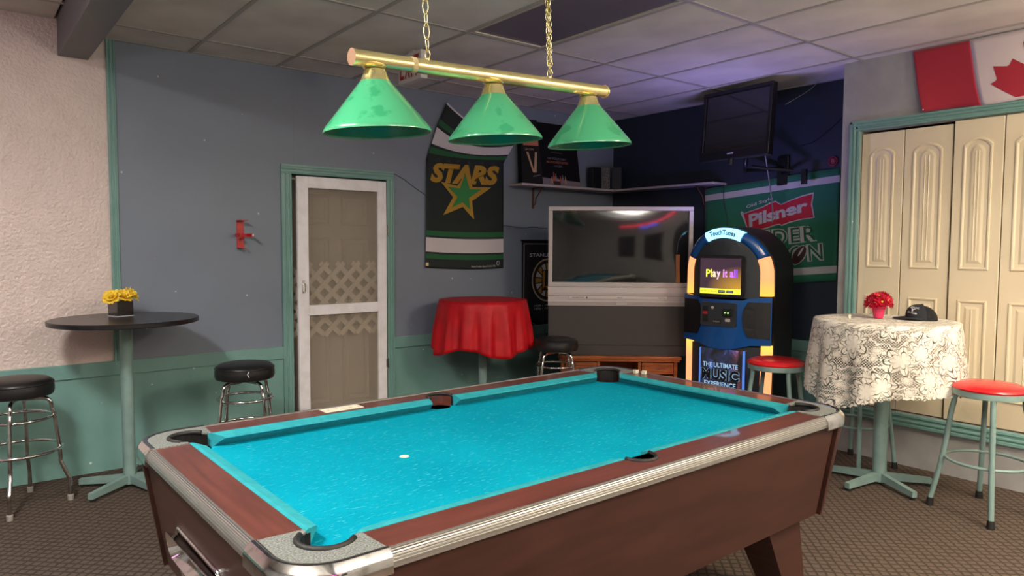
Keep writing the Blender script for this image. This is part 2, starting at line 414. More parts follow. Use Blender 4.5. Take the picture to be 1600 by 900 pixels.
# wainscot : back wall left of door, right of door, right wall
def profile_board(bm, x0, x1, z0, z1, y, d):
    box(bm, x0, x1, y-d, y, z0, z1, .003)
def trim_obj(n, bm, m=m_teal): return struct(fin('trim_%d' % n, bm, m))
DF0, DF1, DFZ = 1.975, 2.927, 2.108
b = NB(); box(b, -3.4, DF0, YB-.006, YB, .0, .64); trim_obj(2, b)
b = NB(); box(b, -3.4, DF0, YB-.022, YB, .634, .728, .004); trim_obj(3, b)
b = NB(); box(b, DF1, XR, YB-.006, YB, 0, .64); trim_obj(4, b)
b = NB(); box(b, DF1, XR, YB-.022, YB, .634, .728, .004); trim_obj(5, b)
b = NB(); box(b, XR-.006, XR, YBP, YB, 0, .64); trim_obj(6, b)
b = NB(); box(b, XR-.022, XR, YBP, YB-.022, .634, .728, .004); trim_obj(7, b)
# fluted casing sweeps (profile across the width)
def casing(bm, length, width, mx, d=.02):
    prof = [(0, 0), (0, d), (.2, d), (.24, d*.7), (.34, d*.7), (.38, d), (.5, d*.95), (.56, d*.6), (.72, d*.6), (.78, d*.9), (.94, d*.8), (1, .35*d), (1, 0)]
    A = [bm.verts.new(mx @ Vector((p*width, -q, 0))) for p, q in prof]
    B = [bm.verts.new(mx @ Vector((p*width, -q, length))) for p, q in prof]
    n = len(prof)
    for i in range(n): bm.faces.new((A[i], A[(i+1) % n], B[(i+1) % n], B[i]))
    bm.faces.new(A); bm.faces.new(B[::-1])
# vertical batten on back wall
b = NB(); casing(b, ZC-.70, .052, Matrix.Translation((.836, YB, .70))); trim_obj(8, b)
# faint drywall seam strip
b = NB(); box(b, 2.076, 2.079, YB-.0015, YB, DFZ, ZC); trim_obj(9, b, m_gray)
# door casing back wall
RY = lambda a: Matrix.Rotation(a, 4, 'Y')
b = NB()
casing(b, DFZ-.07, .082, Matrix.Translation((DF0, YB, 0)))
casing(b, DFZ-.07, -.070, Matrix.Translation((DF1, YB, 0)))
casing(b, DF1-DF0, -.072, Matrix.Translation((DF0, YB, DFZ)) @ RY(PI/2) @ Matrix.Scale(-1, 4, (1, 0, 0)))
trim_obj(10, b)
b = NB(); box(b, OX0-.02, OX0, YB-.004, YB+.18, 0, OZ); box(b, OX1, OX1+.02, YB-.004, YB+.16, 0, OZ); box(b, OX0-.02, OX1+.02, YB-.004, YB+.16, OZ, OZ+.02); trim_obj(11, b)
# closet opening casing on XB plane : local x -> -y world
def onx(X, Y, Z): return Matrix.Translation((X, Y, Z)) @ Matrix.Rotation(-PI/2, 4, 'Z')
b = NB()
casing(b, 2.395-.27, .072, onx(XB, 2.556, .27))
casing(b, 2.395-.27, -.072, onx(XB, BY0-.072, .27))
casing(b, 2.556-BY0+.07, -.068, onx(XB, 2.556, 2.395) @ RY(PI/2) @ Matrix.Scale(-1, 4, (1, 0, 0)))
casing(b, 2.556-BY0+.07, .085, onx(XB, 2.556, .275) @ RY(PI/2) @ Matrix.Scale(-1, 4, (1, 0, 0)))
trim_obj(12, b)

# ------------------------------------------------------------------ doors
def door_leaf(bm, x0, x1, z0, z1, th):  box(bm, x0, x1, 0, th, z0, z1, .003)
def panel(bm, x0, x1, z0, z1, arch=0, d=1.0, planks=0):
    """raised and fielded panel built on the face y=0 (towards -y)"""
    def loop(ins, dep):
        a, c, lo, hi = x0+ins, x1-ins, z0+ins, z1-ins
        pts = [(a, lo), (c, lo), (c, hi-arch)]
        if arch:
            n = 8
            pts = [(a, lo), (c, lo)]
            for k in range(n+1):
                t = k/n; x = c+(a-c)*t
                zz = hi-arch+arch*(math.sin(PI*t))**.7
                pts.append((x, zz))
        else: pts = [(a, lo), (c, lo), (c, hi), (a, hi)]
        return [bm.verts.new((x, -dep*d, z)) for x, z in pts]
    Ls = [loop(0, 0), loop(.004, .008), loop(.012, .008), loop(.020, .0008), loop(.040, .0008), loop(.055, .006)]
    for A, B in zip(Ls, Ls[1:]):
        for i in range(len(A)): bm.faces.new((A[i], A[(i+1) % len(A)], B[(i+1) % len(B)], B[i]))
    bm.faces.new(Ls[-1])
    if planks:
        a, c = x0+.055, x1-.055
        for k in range(1, planks+1):
            x = a+(c-a)*k/(planks+1)
            hexa(bm, [(x-.004, -.0055*d, z0+.06), (x+.004, -.0055*d, z0+.06), (x, -.010*d, z0+.06)],
                 [(x-.004, -.0055*d, z1-.06-arch*.5), (x+.004, -.0055*d, z1-.06-arch*.5), (x, -.010*d, z1-.06-arch*.5)])
# bifold leaves
t = thing('closet_door', 'cream bifold closet door with arched raised panels behind the lace table', 'door', (XB+.012, 0, 0), 0)
lv = [(2.480, 2.192, 0, 0), (2.190, 1.889, 0, .0), (1.880, 1.597, -.014, 0), (1.595, 1.290, -.014, 0)]
for k, (ya, yb, dx, r) in enumerate(lv):
    b = NB(); w = ya-yb
    zt = 2.318 if k > 1 else 2.305
    door_leaf(b, .002, w-.002, .372, zt, .03)
    panel(b, .058, w-.058, 1.36, 2.20, .045, 1, 2)
    panel(b, .058, w-.058, .54, 1.165, 0, 1, 1)
    o = fin('door_leaf', b, m_cream, t, False); o.location = (dx, ya, 0); o.rotation_euler = (0, 0, -PI/2)
b = NB(); box(b, .01, .03, BY0, BY1, 2.322, 2.33); fin('track', b, m_tee, t)
# inner six panel door
t = thing('panel_door', 'beige six-panel door seen through the screen door mesh', 'door', (OX0, YB+.105, 0))
b = NB(); Wd = OX1-OX0; box(b, .0, Wd, 0, .04, 0.01, OZ-.0, .002)
for xa, xb in ((.11, .355), (.45, .695)):
    panel(b, xa, xb, 1.66, 1.90); panel(b, xa, xb, .98, 1.56); panel(b, xa, xb, .22, .86)
fin('door_leaf', b, m_bege, t)
# lattice hung between
t2 = thing('lattice_panel', 'beige diagonal wooden lattice strip fixed across the door behind the screen', 'lattice', (OX0, YB+.050, 0))
z0l, z1l = .78, 1.36; sp = .137; nst = 0
for sgn in (1, -1):
    for k in range(-8, 16):
        xa = k*sp
        # line from (xa,z0l) going slope sgn
        pts = []
        xb = xa+sgn*(z1l-z0l)
        xs0, zs0, xs1, zs1 = xa, z0l, xb, z1l
        # clip to 0.02..Wd-.02
        lo, hi = .012, Wd-.012
        def clip(xs0, zs0, xs1, zs1):
            t0, t1 = 0., 1.; dx = xs1-xs0
            if dx > 0: t0 = max(t0, (lo-xs0)/dx); t1 = min(t1, (hi-xs0)/dx)
            else: t0 = max(t0, (hi-xs0)/dx); t1 = min(t1, (lo-xs0)/dx)
            return t0, t1
        t0, t1 = clip(xs0, zs0, xs1, zs1)
        if t1-t0 < .06: continue
        pa = Vector((xs0+(xs1-xs0)*t0, 0, zs0+(zs1-zs0)*t0)); pb = Vector((xs0+(xs1-xs0)*t1, 0, zs0+(zs1-zs0)*t1))
        d = (pb-pa).normalized(); n = Vector((-d.z, 0, d.x))*.0195; yy = -.006 if sgn > 0 else .0
        b = NB()
        q = [pa-n, pb-n, pb+n, pa+n]
        hexa(b, [(p.x, yy, p.z) for p in q], [(p.x, yy-.006, p.z) for p in q])
        fin('lattice_strip', b, m_latt, t2)
# screen door
t = thing('screen_door', 'white wooden screen door with brown mesh and one middle rail', 'door', (2.842, YB-.012, 0), math.radians(1.6))
def sd(name, x0, x1, z0, z1):
    b = NB(); box(b, x0, x1, -.028, 0, z0, z1, .003); return fin(name, b, m_white, t)
WD = .765
sd('stile', -WD, -WD+.088, .02, 2.022); sd('stile', -.078, 0, .02, 2.022)
sd('rail', -WD+.088, -.078, 1.935, 2.022); sd('rail', -WD+.088, -.078, .955, 1.035); sd('rail', -WD+.088, -.078, .02, .20)
b = NB(); box(b, -WD+.08, -.07, -.010, -.009, 1.03, 1.94); fin('screen_mesh', b, m_mesh, t)
b = NB(); box(b, -WD+.08, -.07, -.010, -.009, .19, .96); fin('screen_mesh', b, m_mesh, t)
b = NB(); box(b, -WD+.03, -WD+.05, -.034, -.028, 1.13, 1.23, .002); tube(b, smooth_path([(-WD+.04, -.034, 1.21), (-WD+.04, -.06, 1.20), (-WD+.04, -.06, 1.15), (-WD+.04, -.034, 1.14)]), .004, 8)
fin('handle', b, m_chrome, t, 'a')['label'] = 'small chrome pull handle'
for z in (1.62, .52):
    b = NB(); tube(b, [(.004, -.03, z-.04), (.004, -.03, z+.04)], .006, 8); box(b, -.01, .012, -.031, -.027, z-.036, z+.036); fin('hinge', b, m_chrome, t)

# ------------------------------------------------------------------ pool table
A_, B_, ZT, ZS = 1.205, .6875, .82, .775
PT = thing('pool_table', 'coin-style pool table with turquoise cloth, mahogany rails and ribbed aluminium edge', 'pool table', (1.727, 2.11, 0), math.radians(1.1))
PC, PR, RW = .132, .066, .112       # pocket centre, radius, rail width
def flipm(sx, sy): return lambda u, v, z: Vector((sx*(A_-u), sy*(B_-v), z))
m_liner = mat('pocket_liner', '15110f', .5, bump=(50, .3, .003))
# bed
bed = NB()
def cornarc(n=7):
    # arc on playfield side, from long-rail side to short-rail side (u,v from corner)
    r = .088
    a0, a1 = -.28, PI/2+.28
    return [(PC-.012+r*math.cos(a0+(a1-a0)*k/n), PC-.012+r*math.sin(a0+(a1-a0)*k/n)) for k in range(n+1)]
pts = []
for sx, sy, rev in ((-1, -1, False), (1, -1, True), (1, 1, False), (-1, 1, True)):
    arc = [flipm(sx, sy)(u, v, 0) for u, v in cornarc()]
    arc = [(p.x, p.y) for p in arc]
    pts.append(arc if not rev else arc[::-1])
# order counter-clockwise starting near-left corner
order = []
def side_notch(sy):
    n = 8; r = .058; yc = sy*(B_-.095)
    return [(r*math.cos(PI*k/n), yc-sy*r*math.sin(PI*k/n)) for k in range(n+1)]
order += pts[0][::-1]            # ends near long rail side
order += side_notch(-1)[::-1]
order += pts[1][::-1]
order += pts[2][::-1]
order += side_notch(1)
order += pts[3][::-1]
prism(bed, order, ZS-.02, ZS); bmesh.ops.triangulate(bed, faces=bed.faces)
o = fin('bed_cloth', bed, m_felt, PT); o['label'] = 'turquoise speckled playing cloth'
# wood rails
def rail_poly(L, side=False):
    """half-length L outer, along x; y from 0 (outer) to RW (inner); optional centre notch"""
    e = .205
    p = [(-L+e, 0), (L-e, 0), (L-e+.012, RW)]
    if side:
        n = 8; r = .056
        p += [(r*math.cos(PI*k/n), RW-.0-.062*math.sin(PI*k/n)) for k in range(n+1)]
    p += [(-L+e-.012, RW)]
    return p
for sy in (-1, 1):
    b = NB(); prism(b, [(x, sy*(B_-y)) for x, y in rail_poly(A_, True)], ZT-.05, ZT); bmesh.ops.triangulate(b, faces=b.faces); fin('rail', b, m_wood, PT)
for sx in (-1, 1):
    b = NB(); prism(b, [(sx*(A_-y), x) for x, y in rail_poly(B_)], ZT-.05, ZT); bmesh.ops.triangulate(b, faces=b.faces); fin('rail', b, m_woodx, PT)
# cushions: section (offset from rail inner edge, z)
CW = .05
sec = [(0, ZT+.001), (.012, ZT+.002), (CW-.004, ZT-.008), (CW, ZT-.014), (CW-.012, ZT-.024), (CW-.034, ZS+.0005), (0, ZS+.0005)]
def cushion(p0, p1, n, c0, c1, cut0, cut1):
    """p0->p1 base line at rail inner edge, n inward normal; cut = extra shortening of the nose"""
    b = NB(); p0 = Vector(p0); p1 = Vector(p1); n = Vector(n); d = (p1-p0).normalized(); R = []
    for (end, cut, s) in ((p0, cut0, 1), (p1, cut1, -1)):
        R.append([b.verts.new((end+d*s*cut*(o/CW)+n*o).to_3d()+Vector((0, 0, z))) for o, z in sec])
    k = len(sec)
    for i in range(k): b.faces.new((R[0][i], R[0][(i+1) % k], R[1][(i+1) % k], R[1][i]))
    b.faces.new(R[0]); b.faces.new(R[1][::-1])
    return fin('cushion', b, m_cush, PT)
e = .200
for sy in (-1, 1):
    y = sy*(B_-RW)
    cushion((-A_+e, y), (-.062, y), (0, -sy), 0, 0, .045, .012)
    cushion((.062, y), (A_-e, y), (0, -sy), 0, 0, .012, .045)
for sx in (-1, 1):
    x = sx*(A_-RW)
    cushion((x, -B_+e), (x, B_-e), (-sx, 0), 0, 0, .045, .045)
# ribbed trims
def ribs():
    p = [(-.004, ZT-.02), (-.002, ZT+.001), (.004, ZT+.0035)]
    n = 7
    for k in range(n):
        for q in (0, .45, .6, .85):
            t = (k+q)/n; a = t*PI*.5*.96+.06
            r = 1.0 if q in (.0, .45) else .88
            p.append((.002+.022*math.sin(a)*r, ZT-.033+.0365*math.cos(a)*r))
    p.append((.022, ZT-.040)); p.append((-.004, ZT-.040)); return p
rp = ribs()
for sy in (-1, 1):
    b = NB(); sweep(b, [(-A_+.215, sy*B_, 0, sy), (A_-.215, sy*B_, 0, sy)], rp); fin('edge_trim', b, m_trim, PT)
for sx in (-1, 1):
    b = NB(); sweep(b, [(sx*A_, -B_+.215, sx, 0), (sx*A_, B_-.215, sx, 0)], rp); fin('edge_trim', b, m_trim, PT)
# corner castings
def outer_path(rr=.115, L=.218, n=10):
    P = [(L, 0, 0, -1)]
    for k in range(n+1):
        a = PI/2*k/n     # from bottom edge to left edge
        P.append((rr-rr*math.sin(a), rr-rr*math.cos(a), -math.sin(a), -math.cos(a)))
    P.append((0, L, -1, 0)); return P
for sx in (-1, 1):
    for sy in (-1, 1):
        F = flipm(sx, sy); op = outer_path()
        poly = [(x, y) for x, y, _, _ in op]
        n = 12; a0 = math.atan2(RW-PC, .055); inner = []
        a1 = PI/2-a0
        # arc from the short-rail side round the outside to the long-rail side
        st = -a0; full = 2*PI-(a1-a0)
        A0 = a1+.0; A1 = 2*PI+a0
        inner = [(PC+PR*math.cos(A0+(A1-A0)*k/n), PC+PR*math.sin(A0+(A1-A0)*k/n)) for k in range(n+1)]
        poly2 = poly+[(RW, .212)]+inner+[(.212, RW)]
        b = NB(); hexa(b, [F(u, v, ZT-.035) for u, v in poly2], [F(u, v, ZT+.003) for u, v in poly2]); bmesh.ops.triangulate(b, faces=b.faces)
        o = fin('corner_plate', b, m_plate, PT); o['label'] = 'grey speckled corner plate'
        # chrome skirt
        b = NB(); prof = [(-.004, ZT+.003), (.002, ZT+.006), (.012, ZT+.005), (.025, ZT-.008), (.030, ZT-.018), (.031, ZT-.048), (.026, ZT-.054), (-.004, ZT-.052)]
        rows = []
        for x, y, nx, ny in op:
            rows.append([b.verts.new(F(x+nx*o_, y+ny*o_, z)) for o_, z in prof])
        for R0, R1 in zip(rows, rows[1:]):
            for i in range(len(prof)-1): b.faces.new((R0[i], R0[i+1], R1[i+1], R1[i]))
        b.faces.new(rows[0]); b.faces.new(rows[-1][::-1])
        o = fin('corner_casting', b, m_chrome, PT, 'a'); o['label'] = 'worn chrome rounded corner guard'
        # rubber lip + liner
        b = NB(); tube(b, [F(u, v, ZT+.003) for u, v in inner[1:-1]], .008, 8); fin('pocket_lip', b, m_rubber, PT, True)
        b = NB()
        arc = [(PC+(PR-.0015)*math.cos(A0-.2+(A1-A0+.4)*k/16), PC+(PR-.0015)*math.sin(A0-.2+(A1-A0+.4)*k/16)) for k in range(17)]
        T = [b.verts.new(F(u, v, ZT-.002)) for u, v in arc]; Bt = [b.verts.new(F(u, v, ZS-.12)) for u, v in arc]
        for i in range(16): b.faces.new((T[i], T[i+1], Bt[i+1], Bt[i]))
        cc = [b.verts.new(F(PC+.10*math.cos(2*PI*k/16), PC+.10*math.sin(2*PI*k/16), ZS-.12)) for k in range(16)]; b.faces.new(cc)
        fin('pocket_liner', b, m_liner, PT, norm=False)
for sy in (-1, 1):
    b = NB(); arc = [(.057*math.cos(PI*k/14), sy*(B_-RW+.063*math.sin(PI*k/14))) for k in range(15)]
    arc = [(.057, sy*(B_-RW-.01))]+arc+[(-.057, sy*(B_-RW-.01))]
    T = [b.verts.new((x, y, ZT-.002)) for x, y in arc]; Bt = [b.verts.new((x, y, ZS-.12)) for x, y in arc]
    for i in range(len(arc)-1): b.faces.new((T[i], T[i+1], Bt[i+1], Bt[i]))
    cc = [b.verts.new((.075*math.cos(2*PI*k/16), sy*(B_-.095)+.075*math.sin(2*PI*k/16), ZS-.12)) for k in range(16)]; b.faces.new(cc)
    fin('pocket_liner', b, m_liner, PT, norm=False)
    b = NB(); tube(b, [(x, y, ZT+.002) for x, y in arc[1:-1]], .007, 8); fin('pocket_lip', b, m_rubber, PT, True)
# cabinet
TXo, TYo, BXo, BYo, Z1, Z0 = A_+.008, B_+.006, A_-.058, B_-.068, ZT-.040, .375
def sidepanel(sx, sy, m):
    b = NB(); th = .02
    if sy:
        top = [(-TXo+.128, sy*TYo), (TXo-.128, sy*TYo), (TXo-.128, sy*(TYo-th)), (-TXo+.128, sy*(TYo-th))]
        bot = [(-BXo+.05, sy*BYo), (BXo-.05, sy*BYo), (BXo-.05, sy*(BYo-th)), (-BXo+.05, sy*(BYo-th))]
    else:
        top = [(sx*TXo, -TYo+.128), (sx*TXo, TYo-.128), (sx*(TXo-th), TYo-.128), (sx*(TXo-th), -TYo+.128)]
        bot = [(sx*BXo, -BYo+.05), (sx*BXo, BYo-.05), (sx*(BXo-th), BYo-.05), (sx*(BXo-th), -BYo+.05)]
    hexa(b, [(x, y, Z0) for x, y in bot], [(x, y, Z1) for x, y in top]); return fin('side_panel', b, m, PT)
sidepanel(0, -1, m_side); sidepanel(0, 1, m_side); sidepanel(-1, 0, m_side); sidepanel(1, 0, m_side)
b = NB(); box(b, -BXo+.02, BXo-.02, -BYo+.02, BYo-.02, Z0+.01, Z0+.03); fin('bottom_board', b, m_black, PT)
for sx in (-1, 1):
    for sy in (-1, 1):
        b = NB(); q = .010
        def cp(TX, TY, w, r):
            P = [(TX-w, TY)]
            for k in range(7):
                a = PI/2*(1-k/6); P.append((TX-r+r*math.cos(a), TY-r+r*math.sin(a)))
            P += [(TX, TY-w), (TX-.024, TY-w), (TX-.024-r*.5, TY-.024-r*.5), (TX-w, TY-.024)]
            return [(sx*x, sy*y) for x, y in P]
        top = cp(TXo+q, TYo+q, .118, .105); bot = cp(BXo+q, BYo+q, .040, .028)
        hexa(b, [(x, y, Z0-.005) for x, y in bot], [(x, y, Z1) for x, y in top]); bmesh.ops.triangulate(b, faces=b.faces); fin('corner_post', b, m_side, PT)
        # leg
        b = NB()
        X0, X1 = sx*(A_-.40), sx*(A_-.145); Y0, Y1 = sy*(B_-.30), sy*(B_-.125)
        x0, x1 = sx*(A_-.215), sx*(A_-.085); y0_, y1_ = sy*(B_-.24), sy*(B_-.115)
        hexa(b, [(x0, y0_, 0), (x1, y0_, 0), (x1, y1_, 0), (x0, y1_, 0)], [(X0, Y0, Z0+.02), (X1, Y0, Z0+.02), (X1, Y1, Z0+.02), (X0, Y1, Z0+.02)])
        fin('leg', b, m_side, PT)
# ball return trays on the end facing the left wall
def rrect(cy, cz, hw, hh, r, n=5):
    P = []
    for (sy_, sz, a) in ((1, 1, 0), (-1, 1, PI/2), (-1, -1, PI), (1, -1, 3*PI/2)):
        for k in range(n+1):
            t = a+PI/2*k/n; P.append((cy+sy_*(hw-r)+r*math.cos(t), cz+sz*(hh-r)+r*math.sin(t)))
    return P
slope = (TXo-BXo)/(Z1-Z0)
def xface(z): return -(BXo+slope*(z-Z0))
b = NB(); P = rrect(.065, .575, .215, .045, .035); tube(b, [(xface(z)-.004, y, z) for y, z in P], .007, 8, True)
fin('return_frame', b, m_chrome, PT, True)
b = NB(); v = [b.verts.new((xface(z)-.001, y, z)) for y, z in P]; v2 = [b.verts.new((xface(z)+.03, .065+(y-.065)*.9, z*.0+.575+(z-.575)*.6)) for y, z in P]
for i in range(len(P)): b.faces.new((v[i], v[(i+1) % len(P)], v2[(i+1) % len(P)], v2[i]))
for q in v: q.co.x -= .003
b.faces.new(v2); o = fin('return_tray', b, m_chrome, PT, 'a')
for q in o.data.vertices: q.co.x -= .036
P = rrect(.065, .43, .235, .085, .04)
b = NB(); tube(b, [(xface(z)-.006, y, z) for y, z in P], .009, 8, True); fin('return_frame', b, m_chrome, PT, True)
b = NB(); v = [b.verts.new((xface(z)-.003, y, z)) for y, z in rrect(.065, .43, .232, .082, .04)]; b.faces.new(v); fin('return_opening', b, m_black, PT)
# scratch on side panel: pale mark ; foot spot
b = NB(); lathe(b, [(0, ZS+.0012), (.016, ZS+.0008), (.017, ZS)], 20, (1.209-1.727+.0, .023, 0)); o = fin('foot_spot', b, mat('spot_sticker', 'd8d2bb', .6, var=('5b8f92', 300, .5, .6)), PT); o['label'] = 'worn cream foot spot sticker'
# things on the rails
o = fin('rule_card', box(NB(), -.085, .085, -.034, .034, 0, .0012), mat('paper', 'd9d3bf', .6, var=('b8ae93', 40, .45, .7))); o.location = (1.262, 2.735, ZT+.0012); o.rotation_euler = (0, 0, .03)
tag(o, 'worn cream paper card lying flat on the far wooden rail before the screen door', 'card')
chalkm = mat('chalk_wrapper', 'c9c6ae', .7)
for k, (x, y) in enumerate(((2.875, 2.56), (2.89, 2.515))):
    t = thing('chalk_cube', ('pale cue chalk cube on the rail by the far pocket, left one of the pair', 'pale cue chalk cube on the rail by the far pocket, right one of the pair')[k], 'chalk', (x, y, ZT), .3*k, 'chalk cubes on the rail')
    fin('wrapper', box(NB(), -.011, .011, -.011, .011, 0.0005, .019, .001), chalkm, t)
    b = NB(); lathe(b, [(.009, .019), (.007, .0195), (0, .018)], 14); fin('chalk_face', b, mat('chalk_face', '8fb5b0', .9), t)

# ------------------------------------------------------------------ lamp over table
P0 = Vector((1.04, 2.150, 2.107)); P1 = Vector((2.265, 2.220, 2.174))
LM = thing('billiard_lamp', 'brass bar lamp with three green cone shades hung over the pool table', 'lamp', (P0+P1)/2, math.atan2(P1.y-P0.y, P1.x-P0.x))
ln = (P1-P0).length/2
LM.rotation_euler = (0, -math.asin((P1.z-P0.z)/(P1-P0).length), math.atan2(P1.y-P0.y, P1.x-P0.x))
m_shade = mat('green_shade', '49ab7a', .22, coat=.4, var=('349a69', 9, .57, .62))
m_shadein = mat('green_shade_inside', '07704c', .3)
b = NB(); tube(b, [(-ln, 0, 0), (ln, 0, 0)], .0255, 28); fin('bar', b, m_brass, LM, 'a')
for s in (-1, 1):
    b = NB(); tube(b, [(s*(ln-.004), 0, 0), (s*(ln+.003), 0, 0)], .0275, 28); fin('end_cap', b, m_brass, LM, 'a')
b = NB(); tube(b, [(-ln+.222, 0, 0), (-ln+.24, 0, 0)], .027, 20); fin('tape_band', b, mat('masking_tape', 'cbb98c', .7), LM)
for dx in (-.534, -.022, .508):
    sx_ = dx+.0
    b = NB(); lathe(b, [(.0, -.018), (.022, -.020), (.040, -.024), (.037, -.028), (.024, -.030), (.033, -.032), (.037, -.037), (.038, -.042), (.046, -.064), (.050, -.070), (.048, -.074)], 32, (sx_, 0, 0)); fin('shade_cap', b, m_brass, LM, 'a')
    b = NB(); lathe(b, [(.047, -.068), (.052, -.073), (.173, -.222), (.179, -.232), (.179, -.238), (.175, -.238), (.1745, -.232)], 56, (sx_, 0, 0)); sh = fin('shade', b, m_shade, LM, 'a')
    b = NB(); lathe(b, [(.1745, -.2325), (.169, -.222), (.049, -.074), (0, -.072)], 56, (sx_, 0, 0)); si = fin('shade_lining', b, m_shadein, sh, 'a', norm=False)
    b = NB(); lathe(b, [(0, -.185), (.016, -.181), (.026, -.168), (.028, -.155), (.022, -.138), (.013, -.125), (.013, -.10)], 20, (sx_, 0, 0)); fin('bulb', b, mat('bulb_glass', 'b9bdb5', .2), sh, True)
def chain(bm, p, zt, n, amp=0):
    dz = (zt-p[2])/n
    for i in range(n):
        z = p[2]+dz*(i+.5); a = PI/2*(i % 2)+.5
        L = dz*.5*1.30; w = .0105
        pts = []
        for k in range(14):
            th = 2*PI*k/14; u = math.cos(th)*w; v = math.sin(th)*L
            pts.append((p[0]+u*math.cos(a), p[1]+u*math.sin(a), z+v))
        tube(bm, pts, .0018, 5, True)
ax = LM.matrix_world
for dx, dbl in ((-.318, 0), (.281, 1)):
    b = NB(); chain(b, (dx, 0, .058), ZC-2.141+(-.02 if dx > 0 else .015), 22 if dbl else 15)
    if dbl: chain(b, (dx+.008, .006, .045), ZC-2.161, 24)
    fin('chain', b, m_brass, LM, True)
    b = NB(); tube(b, [(dx, .014*math.cos(2*PI*k/18), .043+.017*math.sin(2*PI*k/18)) for k in range(18)], .002, 6, True); lathe(b, [(0, .024), (.009, .024), (.006, .03), (.003, .032), (0, .033)], 12, (dx, 0, 0)); fin('hanger_ring', b, m_brass, LM, True)

# ------------------------------------------------------------------ exit sign
t = thing('exit_sign', 'white ceiling exit sign with red letters behind the lamp bar', 'sign', (2.50, 4.30, 2.615), -PI/2)
b = NB(); box(b, -.15, .15, 0, .055, 0, .19, .006); fin('housing', b, mat('sign_white', 'd2cdc8', .4), t)
b = NB(); box(b, -.03, .03, .01, .045, .19, ZC-2.615, .002); fin('mount', b, mat('sign_mount', 'c9c4bf', .4), t)
m_ex = mat('exit_red', 'b01018', .4)
for ch, x0_, x1_ in (('E', -.125, -.072), ('X', -.060, .010), ('I', .026, .042), ('T', .058, .125)):
    text(ch, rq(x0_, .165, x1_, .025), lambda s, t_, o: Vector((s, -o, t_)), .002, m_ex, t, bold=.02, name='letter')

# ------------------------------------------------------------------ stools
def black_stool(x, y, rz, label, tear=None, H=.745):
    t = thing('bar_stool', label, 'stool', (x, y, 0), rz, 'black vinyl stools with chrome frames')
    b = NB(); lathe(b, [(0, H), (.10, H-.003), (.155, H-.012), (.178, H-.027), (.181, H-.036)], 44); fin('seat_top', b, m_vinyl, t, True)
    b = NB(); lathe(b, [(.181, H-.036), (.184, H-.060), (.184, H-.086), (.178, H-.104), (.165, H-.108), (0, H-.108)], 44); fin('seat_band', b, m_vinyl, t, 'a')
    b = NB(); ring(b, (0, 0, H-.036), .181, .004, 44, 6); fin('piping', b, m_vinyl, t, True)
    b = NB(); lathe(b, [(0, H-.108), (.12, H-.108), (.12, H-.116), (0, H-.116)], 24); fin('seat_plate', b, m_chrome, t, 'a')
    for k in range(4):
        a = PI/2*k; c, s = math.cos(a), math.sin(a)
        pr = [(.03, H-.128), (.115, H-.128), (.146, H-.135), (.163, H-.155), (.168, H-.19), (.180, .51), (.200, .33), (.203, .26), (.205, .235), (.238, .15), (.246, .13), (.247, .10), (.247, .022)]
        b = NB(); tube(b, smooth_path([(r*c, r*s, z) for r, z in pr], 4), .0115, 10); fin('leg', b, m_chrome, t, True)
        b = NB(); lathe(b, [(0, 0), (.016, 0), (.017, .03), (.013, .034), (0, .034)], 14, (.247*c, .247*s, 0)); fin('foot_cap', b, mat('grey_rubber', '8e8a84', .6), t, 'a')
    b = NB(); ring(b, (0, 0, .51), .168, .0085); fin('ring', b, m_chrome, t, True)
    b = NB(); ring(b, (0, 0, .325), .212, .0095); fin('footrest_ring', b, m_chrome, t, True)
    if tear:
        b = NB(); tube(b, [(.186*math.cos(tear), .186*math.sin(tear), H-.04), (.188*math.cos(tear-.05), .188*math.sin(tear-.05), H-.055), (.188*math.cos(tear), .188*math.sin(tear), H-.075)], .0025, 6); fin('tear', b, m_white, t)
    return t
black_stool(.275, 4.885, math.radians(-15), 'black vinyl bar stool cut by the left edge beside the round black table')
black_stool(1.48, 4.66, math.radians(20), 'black vinyl bar stool with white tear standing left of the screen door', tear=-2.1)
black_stool(3.945, 4.395, math.radians(10), 'black vinyl bar stool between the red-draped table and the big television')
def red_stool(x, y, a0, label, H=.75, rf=.27, seatm=None, group='red vinyl stools with teal metal legs'):
    t = thing('metal_stool', label, 'stool', (x, y, 0), a0, group)
    b = NB(); lathe(b, [(0, H), (.09, H-.002), (.15, H-.009), (.180, H-.022), (.187, H-.034), (.183, H-.043), (0, H-.043)], 48); fin('seat', b, seatm or m_redv, t, 'a')
    b = NB(); lathe(b, [(.10, H-.042), (.180, H-.042), (.182, H-.046), (.182, H-.076), (.178, H-.078), (.176, H-.05), (.10, H-.048)], 48); fin('seat_band', b, m_tealmet, t, 'a')
    for k in range(4):
        a = PI/2*k; c, s = math.cos(a), math.sin(a)
        pr = [(.166, H-.05), (.168, H-.12), (.182, H-.20), (.215, .30), (rf-.004, .05), (rf, .02)]
        b = NB(); tube(b, smooth_path([(r*c, r*s, z) for r, z in pr], 5), .0145, 12); fin('leg', b, m_tealmet, t, True)
        b = NB(); tube(b, [(rf*c, rf*s, 0.0), ((rf-.003)*c, (rf-.003)*s, .045)], .019, 12, rs=[.021, .0175]); fin('rubber_foot', b, m_rubber, t, 'a')
    b = NB(); ring(b, (0, 0, .30), .203, .0085, 48); fin('footrest_ring', b, m_tealmet, t, True)
    return t
red_stool(4.57, 1.44, math.radians(24), 'red-topped teal metal stool cut by the right edge before the closet')
red_stool(4.40, 2.66, math.radians(60), 'red-topped teal metal stool between the jukebox and the lace table')
red_stool(4.87, 2.33, math.radians(-58), 'teal metal stool hidden behind the lace table, only its legs showing', rf=.25, seatm=m_vinyl, group=None)

